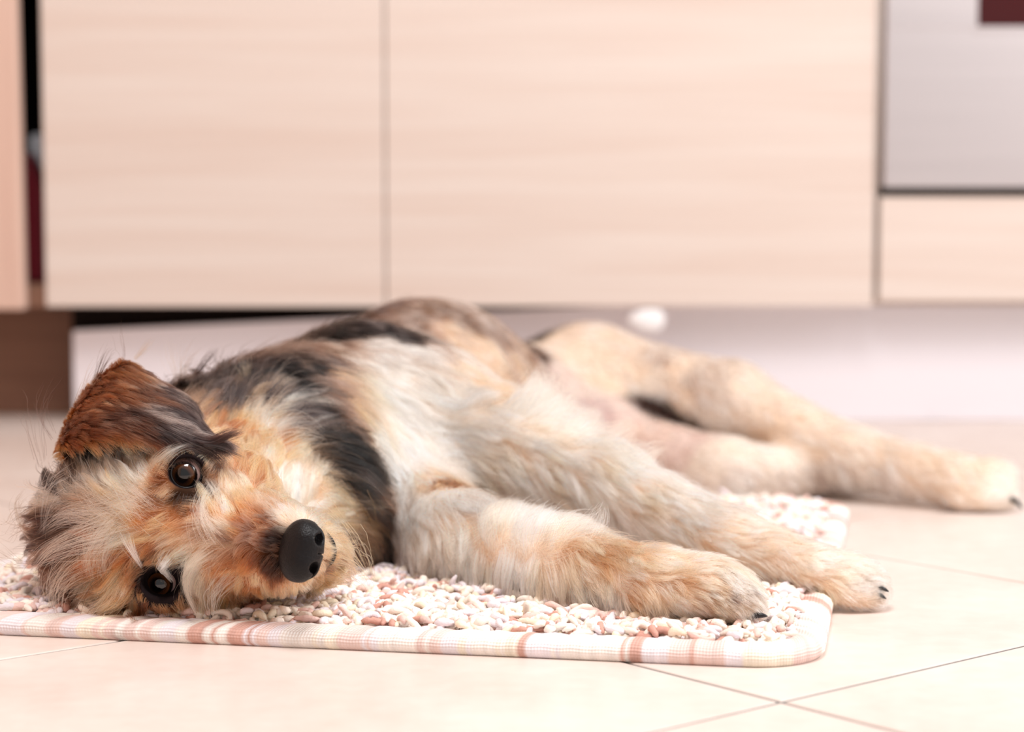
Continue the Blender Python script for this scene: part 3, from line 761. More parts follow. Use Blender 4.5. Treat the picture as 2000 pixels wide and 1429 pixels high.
# ------------------------------------------------------------------ the dog's body object
groom = Groom(GUIDES, BTREE, sdf_grad)
M_SKIN = new_mat('dog_skin', rough=0.9, spec=0.05)
N_, L_, b_ = nodes_of(M_SKIN)
at_ = N_.new('ShaderNodeAttribute'); at_.attribute_name = 'tint'; L_.new(at_.outputs['Color'], b_.inputs['Base Color'])
dog = mesh_obj('dog', BV, BQ, M_SKIN)
tag(dog, 'scruffy tan, cream and grey terrier lying on its side on the pink rug', 'dog')
_, S0, A0, B0 = groom.at(BV, BN)
skin = (A0 * (1 - S0[:, 2:3]) + B0 * S0[:, 2:3]) * 0.8
for e in (E1, E2):                       # the eyelids are bare black skin
    w = np.clip(((0.0235 if e is E1 else 0.0300) - np.linalg.norm(BV - e, axis=1)) / 0.004, 0, 1)[:, None]
    skin = skin * (1 - w) + lin((34, 26, 27)) * w
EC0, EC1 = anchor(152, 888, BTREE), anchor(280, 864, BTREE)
w = np.clip((0.012 - np.linalg.norm(BV - anchor(346, 1110, BTREE), axis=1)) / 0.004, 0, 1)[:, None]
skin = skin * (1 - w) + lin((30, 22, 22)) * w
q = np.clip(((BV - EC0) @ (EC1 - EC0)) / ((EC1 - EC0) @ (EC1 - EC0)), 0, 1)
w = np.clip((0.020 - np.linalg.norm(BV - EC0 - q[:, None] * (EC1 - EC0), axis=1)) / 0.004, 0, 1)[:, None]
skin = skin * (1 - w) + lin((30, 20, 18)) * w  # shade of the hollow under the ear flap, painted into the skin colour
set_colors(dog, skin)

def fur_mat(name):
    m = bpy.data.materials.new(name); m.use_nodes = True
    N, L = m.node_tree.nodes, m.node_tree.links
    N.remove(N['Principled BSDF']); out = N['Material Output']
    a = N.new('ShaderNodeAttribute'); a.attribute_name = 'fur_color'
    h = N.new('ShaderNodeBsdfHairPrincipled')
    h.model = 'CHIANG'
    h.parametrization = 'COLOR'
    h.inputs['Roughness'].default_value = 0.32
    h.inputs['Radial Roughness'].default_value = 0.5
    h.inputs['Random Roughness'].default_value = 0.2
    h.inputs['IOR'].default_value = 1.5
    L.new(a.outputs['Color'], h.inputs['Color'])
    L.new(h.outputs[0], out.inputs['Surface'])
    return m
M_FUR = fur_mat('dog_fur')

def hair_object(name, pts, rad, col, parent, mat=M_FUR):
    """pts n,k,3  rad n,k  col n,3"""
    n, k, _ = pts.shape
    hc = bpy.data.hair_curves.new(name)
    hc.add_curves([k] * n)
    hc.position_data.foreach_set('vector', np.ascontiguousarray(pts, np.float32).ravel())
    ra = hc.attributes.get('radius') or hc.attributes.new('radius', 'FLOAT', 'POINT')
    ra.data.foreach_set('value', np.ascontiguousarray(rad, np.float32).ravel())
    ca_ = hc.attributes.new('fur_color', 'FLOAT_COLOR', 'CURVE')
    c4 = np.ones((n, 4), np.float32); c4[:, :3] = np.clip(col, 0.002, 0.95)
    ca_.data.foreach_set('color', c4.ravel())
    hc.materials.append(mat)
    o = bpy.data.objects.new(name, hc)
    COL.objects.link(o)
    o.parent = parent
    return o
def sample_mesh(V, Q, dens_fn):
    tri = np.concatenate([Q[:, [0, 1, 2]], Q[:, [0, 2, 3]]])
    a, b, c = V[tri[:, 0]], V[tri[:, 1]], V[tri[:, 2]]
    ar = np.linalg.norm(np.cross(b - a, c - a), axis=1) / 2
    cen = (a + b + c) / 3
    w = ar * dens_fn(cen, np.cross(b - a, c - a) / (2 * ar[:, None] + 1e-12))
    n = int(w.sum())
    idx = rng.choice(len(tri), n, p=w / w.sum())
    u, v = rng.random(n), rng.random(n)
    f = u + v > 1
    u[f], v[f] = 1 - u[f], 1 - v[f]
    return a[idx] + u[:, None] * (b - a)[idx] + v[:, None] * (c - a)[idx]
K = 8
def grow(root, nrm, T, S, A, B, clump_every, collide=True, wave=1.0, width=1.0, curl=0.5, deep=0.25):
    n = len(root)
    L = S[:, 0] * (0.55 + 0.6 * rng.random(n) ** 0.7)
    lift, pb, tight = S[:, 1], S[:, 2], S[:, 3]
    bit = np.cross(nrm, T)
    an = 0.20 * swirl(root, 95, 3) + 0.14 * swirl(root, 260, 4) + rng.normal(0, 0.09, n)
    T = T * np.cos(an)[:, None] + bit * np.sin(an)[:, None]
    bit = np.cross(nrm, T)
    lift = np.clip(lift * (1 + 0.35 * swirl(root, 180, 5)) + rng.normal(0, 0.09, n), 0.03, 1.0)
    bend = (0.5 * swirl(root, 150, 6) + rng.normal(0, 0.22, n)) * curl
    pts = np.zeros((n, K, 3)); pts[:, 0] = root - nrm * 0.0006
    for k in range(1, K):
        s = (k - 0.5) / (K - 1)
        d = T + nrm * (lift * (1.35 - 1.5 * s))[:, None] + bit * (bend * s * 1.6)[:, None] + np.array([0, 0, -0.20 * s])
        d += rng.normal(0, 0.03 * wave, (n, 3))
        d /= np.linalg.norm(d, axis=1, keepdims=True)
        pts[:, k] = pts[:, k - 1] + d * (L / (K - 1))[:, None]
    ph_ = 3.0 * swirl(root, 130, 9) + rng.normal(0, 0.5, n)
    for k in range(1, K):
        s = k / (K - 1)
        pts[:, k] += bit * (np.sin(ph_ + 5.5 * s) * L * 0.055 * s * wave)[:, None]
    # tufts
    m = max(n // clump_every, 4)
    ci = rng.choice(n, m, replace=False)
    kd = KDTree(m)
    for j, i in enumerate(ci): kd.insert(root[i], j)
    kd.balance()
    near = np.array([kd.find(r)[1] for r in root])
    c = ci[near]
    sv = np.linspace(0, 1, K)
    amt = np.clip(tight * (0.75 + 0.5 * rng.random(m)[near]) * (1 + rng.normal(0, 0.15, n)), 0, 0.95)
    same = (np.einsum('ij,ij->i', nrm, nrm[c]) > 0.3)
    amt = amt * same * np.where(rng.random(n) < 0.05, 0.2, 1.0)
    pull = pts[c] - pts
    pts = pts + pull * (amt[:, None] * sv[None] ** 1.05)[:, :, None]
    # and the tufts lean together into larger locks
    m2 = max(n // (clump_every * 9), 3)
    c2 = rng.choice(n, m2, replace=False)
    kd2 = KDTree(m2)
    for j, i in enumerate(c2): kd2.insert(root[i], j)
    kd2.balance()
    n2 = np.array([kd2.find(r)[1] for r in root[ci]])[near]
    cc2 = c2[n2]
    am2 = deep * np.clip(tight * 1.2, 0, 0.8) * (np.einsum('ij,ij->i', nrm, nrm[cc2]) > 0.3) * rng.uniform(0.6, 1.2, m)[near]
    pts = pts + (pts[cc2] - pts) * (am2[:, None] * sv[None] ** 1.7)[:, :, None]
    if collide:
        hmin = np.linspace(0.0, 0.0012, K)[None] + rng.uniform(0, 0.0025, n)[:, None] * sv[None]
        for it in range(2):
            q = pts[:, 1:].reshape(-1, 3)
            d = sdf_at(q)
            need = np.broadcast_to(hmin[:, 1:], (n, K - 1)).ravel() - d
            bad = np.nonzero(need > 0)[0]
            if len(bad):
                g = sdf_grad(q[bad])
                q[bad] += g * need[bad][:, None]
                pts[:, 1:] = q.reshape(n, K - 1, 3)
    pts[:, :, 2] = np.maximum(pts[:, :, 2], 0.0012 + 0.0 * pts[:, :, 2])
    # colour: each tuft leans to one of the two colours of its region
    tt = rng.random(m)[near]
    mixv = np.clip(0.5 + (pb - 1 + 0.5 * tt + 0.5 * (0.5 + 0.5 * swirl(root, 220, 8))) * 3.0 + rng.normal(0, 0.22, n), 0, 1)
    col = A * (1 - mixv)[:, None] + B * mixv[:, None]
    col *= np.exp(rng.normal(0, 0.22, n) + rng.normal(0, 0.28, m)[near])[:, None]
    r0 = width * rng.uniform(0.75, 1.25, n)
    taper = np.array([0.9, 1, 1, 0.95, 0.85, 0.68, 0.45, 0.12])
    return pts, r0[:, None] * taper[None], col
def density(c, nf):
    v = (c - CAM); v /= np.linalg.norm(v, axis=1, keepdims=True)
    facing = -(nf * v).sum(1)
    y = c[:, 1]
    d = np.interp(y, [1.3, 1.45, 1.6, 1.8, 2.1], [150, 120, 85, 45, 32]) * 1e4
    head = (c[:, 0] < -0.10) & (y < 1.47)
    d = np.where(head, 120e4, d)
    return d * np.where(facing > -0.15, 1.0, 0.30) * np.where(c[:, 2] < 0.012, 0.3, 1)
roots = sample_mesh(BV, BQ, density)
nr = sdf_grad(roots)
# no hair on the eyeballs
ok = ((np.linalg.norm(roots - E1, axis=1) > 0.0178) | ((roots - E1) @ unit_v(CAM - E1) < 0.009)) & ((np.linalg.norm(roots - E2, axis=1) > 0.0178) | ((roots - E2) @ unit_v(CAM - E2) < 0.009))
for e in (E1, E2):
    q = roots - e; v_ = unit_v(CAM - e); q = q - (q @ v_)[:, None] * v_[None]
    ok &= ~((np.linalg.norm(q, axis=1) < (0.0118 if e is E1 else 0.0128)) & (np.linalg.norm(roots - e, axis=1) < 0.03))
nc_ = NOSE
ok &= np.linalg.norm((roots - nc_) @ np.stack([HF / 0.016, HU / 0.0125, HS / 0.0185], 1), axis=1) > 0.95
# the hollow of the ear is bare skin, its shade painted in dark
ok &= np.linalg.norm(roots - anchor(346, 1110, BTREE), axis=1) > 0.0075
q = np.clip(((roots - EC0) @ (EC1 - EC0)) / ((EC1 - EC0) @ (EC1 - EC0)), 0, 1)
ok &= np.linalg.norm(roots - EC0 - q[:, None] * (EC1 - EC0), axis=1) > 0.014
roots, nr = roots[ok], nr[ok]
T, S, A, B = groom.at(roots, nr)
wid = np.interp(roots[:, 1], [1.3, 1.5, 1.8, 2.1], [0.00012, 0.00013, 0.00018, 0.00023])
loose = rng.random(len(roots)) < 0.025
S[loose, 0] *= 1.3; S[loose, 1] = np.minimum(S[loose, 1] * 1.5, 0.9); S[loose, 3] *= 0.3
ish = (roots[:, 0] < -0.07) & (roots[:, 1] < 1.455)
for nm, sel, ce in (('face_fur', ish, 60), ('body_fur', ~ish, 30)):
    pts, rad, col = grow(roots[sel], nr[sel], T[sel], S[sel], A[sel], B[sel], ce, deep=0.4 if ce > 50 else 0.25)
    hair_object(nm, pts, rad * wid[sel][:, None], col, dog)

# ------------------------------------------------------------------ eyes, eyelids, nose, mouth, claws
def eye_mat():
    m = new_mat('dog_eye', rough=0.03, spec=0.6)
    N, L, b = nodes_of(m)
    tc = N.new('ShaderNodeTexCoord'); sp = N.new('ShaderNodeSeparateXYZ'); L.new(tc.outputs['Object'], sp.inputs[0])
    ln = N.new('ShaderNodeVectorMath'); ln.operation = 'LENGTH'; L.new(tc.outputs['Object'], ln.inputs[0])
    dv = N.new('ShaderNodeMath'); dv.operation = 'DIVIDE'; L.new(sp.outputs['Z'], dv.inputs[0]); L.new(ln.outputs['Value'], dv.inputs[1])
    ac = N.new('ShaderNodeMath'); ac.operation = 'ARCCOSINE'; L.new(dv.outputs[0], ac.inputs[0])
    nz = N.new('ShaderNodeTexNoise'); nz.inputs['Scale'].default_value = 500; L.new(tc.outputs['Object'], nz.inputs['Vector'])
    mu = N.new('ShaderNodeMath'); mu.operation = 'MULTIPLY_ADD'; mu.inputs[1].default_value = 0.06; L.new(nz.outputs[0], mu.inputs[0]); L.new(ac.outputs[0], mu.inputs[2])
    cr = N.new('ShaderNodeValToRGB'); L.new(mu.outputs[0], cr.inputs[0])
    e = cr.color_ramp.elements
    e[0].position = 0.0; e[0].color = rgba(6, 4, 4)
    e[1].position = 1.0; e[1].color = rgba(214, 176, 168)
    for pos, c in ((0.36, (6, 4, 4)), (0.42, (44, 24, 14)), (0.60, (92, 52, 26)), (0.68, (34, 18, 12)), (0.73, (10, 7, 7)), (0.80, (30, 20, 20)), (0.86, (206, 176, 170))):
        q = e.new(pos); q.color = rgba(*c)
    L.new(cr.outputs[0], b.inputs['Base Color'])
    b.inputs['Coat Weight'].default_value = 0.4; b.inputs['Coat Roughness'].default_value = 0.02
    return m
M_EYE = eye_mat()
M_LID = new_mat('wet_black_skin', rgba(24, 18, 19), 0.25, 0.6)
def tube(path, rads, S=8, closed=False, cap=True):
    path = np.asarray(path, float); n = len(path)
    if closed:
        tan = np.roll(path, -1, 0) - np.roll(path, 1, 0)
    else:
        tan = np.gradient(path, axis=0)
    tan /= np.linalg.norm(tan, axis=1, keepdims=True)
    ref = np.array([0.31, 0.52, 0.79])
    e1 = np.cross(tan, ref); e1 /= np.linalg.norm(e1, axis=1, keepdims=True); e2 = np.cross(tan, e1)
    ph = np.arange(S) * 2 * np.pi / S
    V = (path[:, None] + np.asarray(rads)[:, None, None] * (np.cos(ph)[None, :, None] * e1[:, None] + np.sin(ph)[None, :, None] * e2[:, None])).reshape(-1, 3)
    F = [(k * S + i, k * S + (i + 1) % S, ((k + 1) % n) * S + (i + 1) % S, ((k + 1) % n) * S + i) for k in range(n if closed else n - 1) for i in range(S)]
    if not closed and cap:
        F += [tuple(range(S - 1, -1, -1)), tuple((n - 1) * S + i for i in range(S))]
    return V, F
def spline(pts, n):
    p = np.asarray(pts, float); p = np.vstack([2 * p[0] - p[1], p, 2 * p[-1] - p[-2]])
    m = len(p) - 3
    out = []
    for t in np.linspace(0, m - 1e-6, n):
        i = int(t); f = t - i
        a, b, c, d_ = p[i:i + 4]
        out.append(0.5 * (2 * b + (c - a) * f + (2 * a - 5 * b + 4 * c - d_) * f * f + (3 * b - a - 3 * c + d_) * f ** 3))
    return np.array(out)
ER = 0.0130
for s, e, look in ((1, E1, (356, 929)), (-1, E2 - unit_v(CAM - E2) * 0.0065, (308, 1142))):
    bm = bmesh.new(); bmesh.ops.create_uvsphere(bm, u_segments=48, v_segments=32, radius=ER)
    for v in bm.verts:                                  # the cornea bulges a little
        a = v.co.normalized().angle(Vector((0, 0, 1)))
        if a < 0.75: v.co *= 1 + 0.05 * (0.5 + 0.5 * math.cos(a / 0.75 * math.pi))
    c = e
    eye = bm_obj('eye', bm, M_EYE, dog, smooth=True)
    r = ray(*look); tgt = CAM + r * ((c[1] - ER) / r[1])
    gaze = unit_v(tgt - c)
    eye.location = c
    eye.rotation_euler = Vector(gaze).to_track_quat('Z', 'Y').to_euler()
    # rim of the lids: an almond around the eye, its corners towards nose and ear
    ax_f = unit_v(HF - gaze * 0); view = unit_v(CAM - c)
    a1 = unit_v(HF - view * (HF @ view)); a2 = np.cross(view, a1)
    th = np.linspace(0, 2 * np.pi, 48, endpoint=False)
    op1, op2 = (0.86, 0.80) if s > 0 else (0.98, 0.76)
    path = []
    for t in th:
        aa = op1 * abs(math.cos(t)) ** 1 * np.sign(math.cos(t)); bb = op2 * math.sin(t)
        w = math.hypot(aa, bb)
        dirn = (a1 * aa + a2 * bb) / (w + 1e-9)
        path.append(c + (view * math.cos(w) + dirn * math.sin(w)) * (ER + 0.0003))
    V, F = tube(path, 0.0010 + 0.0002 * np.cos(2 * th), 10, closed=True)
    lid = mesh_obj('eyelid', V, F, M_LID, None)
    lid.parent = eye
    lid.matrix_parent_inverse = (Matrix.Translation(eye.location) @ eye.rotation_euler.to_matrix().to_4x4()).inverted()
# nose leather on its own fine grid: axes forward, up, side
nh = 0.0007
nlo = np.array([-0.022, -0.026, -0.030]); ndim = np.ceil(np.array([0.048, 0.052, 0.060]) / nh).astype(int)
gx, gy, gz_ = np.meshgrid(*[nlo[i] + nh * np.arange(ndim[i]) for i in range(3)], indexing='ij')
def ell(c, r):
    q = [(gx - c[0]) / r[0], (gy - c[1]) / r[1], (gz_ - c[2]) / r[2]]
    k0 = np.sqrt(q[0] ** 2 + q[1] ** 2 + q[2] ** 2); k1 = np.sqrt((q[0] / r[0]) ** 2 + (q[1] / r[1]) ** 2 + (q[2] / r[2]) ** 2) + 1e-9
    return k0 * (k0 - 1) / k1
def smin(a, b, k): h = np.maximum(k - np.abs(a - b), 0) / k; return np.minimum(a, b) - h * h * k / 4
def smax(a, b, k): return -smin(-a, -b, k)
nd = ell((-0.003, -0.0012, 0), (0.0138, 0.0098, 0.0190))
for s in (1, -1):
    nd = smin(nd, ell((0.000, -0.004, 0.0085 * s), (0.0115, 0.0105, 0.0105)), 0.006)
nd = smin(nd, ell((0.001, -0.006, 0), (0.0098, 0.0085, 0.008)), 0.005)
for s in (1, -1):
    nd = smax(nd, -ell((0.0095, -0.0040, 0.0088 * s), (0.0080, 0.0044, 0.0036)), 0.0020)
    nd = smax(nd, -ell((0.0065, -0.0072, 0.0140 * s), (0.0060, 0.0020, 0.0050)), 0.0020)
nd = smax(nd, -np.maximum(np.maximum(np.abs(gz_) - 0.0004, gy + 0.003), -(nd + 0.0014)), 0.0008)
NV, NQ = sdf_mesh(nd.astype(np.float32), nlo, nh)
NC = P(587, 1075, 1.279)
M_NOSE = new_mat('nose_leather', rgba(16, 12, 13), 0.42, 0.28)
N_, L_, b_ = nodes_of(M_NOSE)
tc_ = N_.new('ShaderNodeTexCoord'); vo_ = N_.new('ShaderNodeTexVoronoi'); vo_.inputs['Scale'].default_value = 900
bp_ = N_.new('ShaderNodeBump'); bp_.inputs['Strength'].default_value = 0.35; bp_.inputs['Distance'].default_value = 0.0006
L_.new(tc_.outputs['Object'], vo_.inputs['Vector']); L_.new(vo_.outputs[0], bp_.inputs['Height']); L_.new(bp_.outputs[0], b_.inputs['Normal'])
NW = NC + NV @ HA
fa = NW[NQ]; fn = np.cross(fa[:, 1] - fa[:, 0], fa[:, 2] - fa[:, 0])
if ((fa.mean(1) - NC) * fn).sum(1).mean() < 0: NQ = NQ[:, ::-1]
mesh_obj('nose', NW, NQ, M_NOSE, dog)
# the dark line of the lips
mp = np.array([anchor(x, y, BTREE) for x, y in ((634, 1040), (646, 1058), (650, 1078), (646, 1094), (634, 1108))])
mp = spline(mp + sdf_grad(mp) * 0.0015, 24)
V, F = tube(mp, 0.0013 * np.sin(np.linspace(0.15, math.pi - 0.15, 24)) ** 0.7, 8)
mesh_obj('mouth', V, F, M_LID, dog)
M_CLAW = new_mat('black_claw', rgba(22, 18, 20), 0.3, 0.5)
for pts_, r_ in (([(1694, 1146, 1.414), (1710, 1147, 1.409), (1724, 1149, 1.405), (1736, 1155, 1.402)], 0.0017), ([(1694, 1153, 1.412), (1708, 1157, 1.407), (1720, 1162, 1.403), (1731, 1169, 1.401)], 0.0016),
                 ([(1455, 1204, 1.300), (1470, 1203, 1.296), (1485, 1201, 1.293), (1499, 1203, 1.292)], 0.0019), ([(1430, 1122, 1.322), (1445, 1126, 1.317), (1456, 1131, 1.313), (1464, 1138, 1.312)], 0.0018),
                 ([(1965, 968, 1.850), (1978, 975, 1.846), (1989, 983, 1.843), (1997, 993, 1.841)], 0.0022)):
    c = spline([P(*q) for q in pts_], 14)
    V, F = tube(c, r_ * np.array([1, 1.05, 1.08, 1.1, 1.1, 1.08, 1.05, 1.0, 0.95, 0.88, 0.78, 0.64, 0.45, 0.2]), 10)
    mesh_obj('claw', V, F, M_CLAW, dog)

# ------------------------------------------------------------------ the upper ear: a folded flap
EARG = [  # rows from the root, over the fold, to the tip; columns from the lower (front) edge to the upper edge
 [(175, 925, 1.394), (205, 890, 1.404), (240, 850, 1.419), (275, 815, 1.434)],
 [(140, 905, 1.389), (165, 855, 1.399), (205, 800, 1.414), (258, 752, 1.431)],
 [(118, 876, 1.369), (142, 815, 1.377), (188, 752, 1.393), (245, 708, 1.415)],
 [(148, 874, 1.355), (175, 812, 1.355), (222, 755, 1.374), (278, 722, 1.409)],
 [(212, 853, 1.343), (238, 815, 1.341), (275, 775, 1.361), (318, 750, 1.401)],
 [(292, 856, 1.335), (318, 830, 1.335), (342, 800, 1.353), (368, 782, 1.389)],
 [(345, 866, 1.335), (356, 846, 1.336), (370, 826, 1.352), (384, 812, 1.376)],
 [(394, 864, 1.337), (398, 857, 1.338), (402, 850, 1.346), (405, 844, 1.356)]]
EG = np.array([[P(*q) for q in row] for row in EARG])
NU, NV_ = 20, 48
tmp = np.array([spline(EG[i], NU) for i in range(len(EG))])
ES = np.array([spline(tmp[:, j], NV_) for j in range(NU)]).transpose(1, 0, 2)      # NV_, NU, 3
eu = np.gradient(ES, axis=1); ev = np.gradient(ES, axis=0)
en = np.cross(ev, eu); en /= np.linalg.norm(en, axis=-1, keepdims=True)
vw = ES - CAM
if (en[30] * vw[30]).sum() > 0: en = -en
th_ = 0.0022
ring = np.concatenate([ES + en * th_ * 0.5, ES - en * th_ * 0.5]).reshape(-1, 3)
def gi(k, i, j): return k * NV_ * NU + i * NU + j
F = []
for i in range(NV_ - 1):
    for j in range(NU - 1):
        F.append((gi(0, i, j), gi(0, i, j + 1), gi(0, i + 1, j + 1), gi(0, i + 1, j)))
        F.append((gi(1, i, j), gi(1, i + 1, j), gi(1, i + 1, j + 1), gi(1, i, j + 1)))
for i in range(NV_ - 1):
    for j in (0, NU - 1): F.append((gi(0, i, j), gi(0, i + 1, j), gi(1, i + 1, j), gi(1, i, j)))
for j in range(NU - 1):
    for i in (0, NV_ - 1): F.append((gi(0, i, j), gi(1, i, j), gi(1, i, j + 1), gi(0, i, j + 1)))
M_EARS = new_mat('ear_skin', rgba(58, 36, 28), 0.9, 0.05)
ear = mesh_obj('ear', ring, F, M_EARS, dog)
# hair on the outer side, from the fold to the tip
ne = 30000
ei = rng.uniform(5, NV_ - 1.01, ne); ej = rng.uniform(0, NU - 1.01, ne)
def unit_rows(v): return v / (np.linalg.norm(v, axis=1, keepdims=True) + 1e-9)
def bil(A, i, j):
    a, b_ = i.astype(int), j.astype(int); f, g = (i - a)[:, None], (j - b_)[:, None]
    return A[a, b_] * (1 - f) * (1 - g) + A[a + 1, b_] * f * (1 - g) + A[a, b_ + 1] * (1 - f) * g + A[a + 1, b_ + 1] * f * g
er, enn = bil(ES, ei, ej), bil(en, ei, ej); enn /= np.linalg.norm(enn, axis=1, keepdims=True)
et = bil(ev, ei, ej); et -= enn * (et * enn).sum(1, keepdims=True); et /= np.linalg.norm(et, axis=1, keepdims=True)
eun = bil(eu, ei, ej); et = unit_rows(unit_rows(et) - 0.9 * unit_rows(eun) * np.exp(-ej / 1.2)[:, None])
fold = np.clip((ei - 12) / 30, 0, 1)[:, None]           # 0 at the fold, 1 at the tip
upper = (ej / (NU - 1))[:, None]
edge = np.exp(-((upper) / 0.10) ** 2)
rust, dk, gry, org = lin((112, 58, 28)), lin((34, 23, 22)), lin((140, 118, 108)), lin((168, 98, 50))
mix1 = np.clip(fold * 1.9 - 0.02 + 0.4 * swirl(er, 120, 21)[:, None] - 0.7 * edge, 0, 1)
ca_ = rust * (1 - mix1) + dk * mix1
cb_ = (org * (1 - mix1) + gry * mix1)
sheen_streak = np.exp(-((upper - 0.52 + 0.1 * fold) / 0.06) ** 2) * np.clip(fold * 3 - 0.5, 0, 1)  # grey sheen along the middle of the ear, painted into the hair colour
SE = np.c_[0.011 + 0.014 * fold[:, 0], 0.14 + 0.30 * (1 - fold[:, 0]) ** 3, np.clip(0.24 + 0.45 * sheen_streak[:, 0] + 0.2 * edge[:, 0] * (1 - fold[:, 0]), 0, 1), 0.45 + 0 * fold[:, 0]]
pe, re_, ce = grow(er + enn * th_ * 0.5, enn, et, SE, ca_, cb_, 40, collide=False, wave=0.5, curl=0.25)
hair_object('ear_fur', pe, re_ * 0.00009, ce, ear)

# ------------------------------------------------------------------ long locks and stray hairs
def lock(px, col, n, spread, lift=0.006, w=0.0001, tip=0.6):
    n = max(int(n * (0.5 if px[0][0] < 800 else 1.0)), 12); lift *= 0.8
    c = []
    for k, (x, y) in enumerate(px):
        a = anchor(x, y, BTREE)
        v = unit_v(CAM - a)
        dist = np.linalg.norm(a - CAM)
        if k and abs(dist - last) > 0.018:        # past the outline the lock carries on in the air
            dist = last + 0.004 * np.sign(dist - last)
            a = CAM + unit_v(ray(x, y)) * dist
        last = dist
        c.append(a + v * (lift if k else 0.002))
    d = [np.linalg.norm(q - CAM) for q in c]
    c = spline(c, K)
    out = np.zeros((n, K, 3))
    off = rng.normal(0, 1, (n, 3)) * spread * 1.5
    s = np.linspace(0, 1, K)
    for i in range(n):
        ln = rng.uniform(0.75, 1.08)
        cc = np.stack([np.interp(s * ln, s, c[:, q]) for q in range(3)], 1)
        out[i] = cc + off[i] * (2.2 - 1.7 * s[:, None]) + rng.normal(0, spread * 0.12, (K, 3)).cumsum(0)
    r = np.full((n, K), w) * np.array([0.9, 1, 1, 0.95, 0.85, 0.68, 0.45, 0.12]) * rng.uniform(0.7, 1.2, (n, 1))
    cl = lin(col) ** 1.3 * np.exp(rng.normal(0, 0.12, (n, 1)))
    return out, r, cl
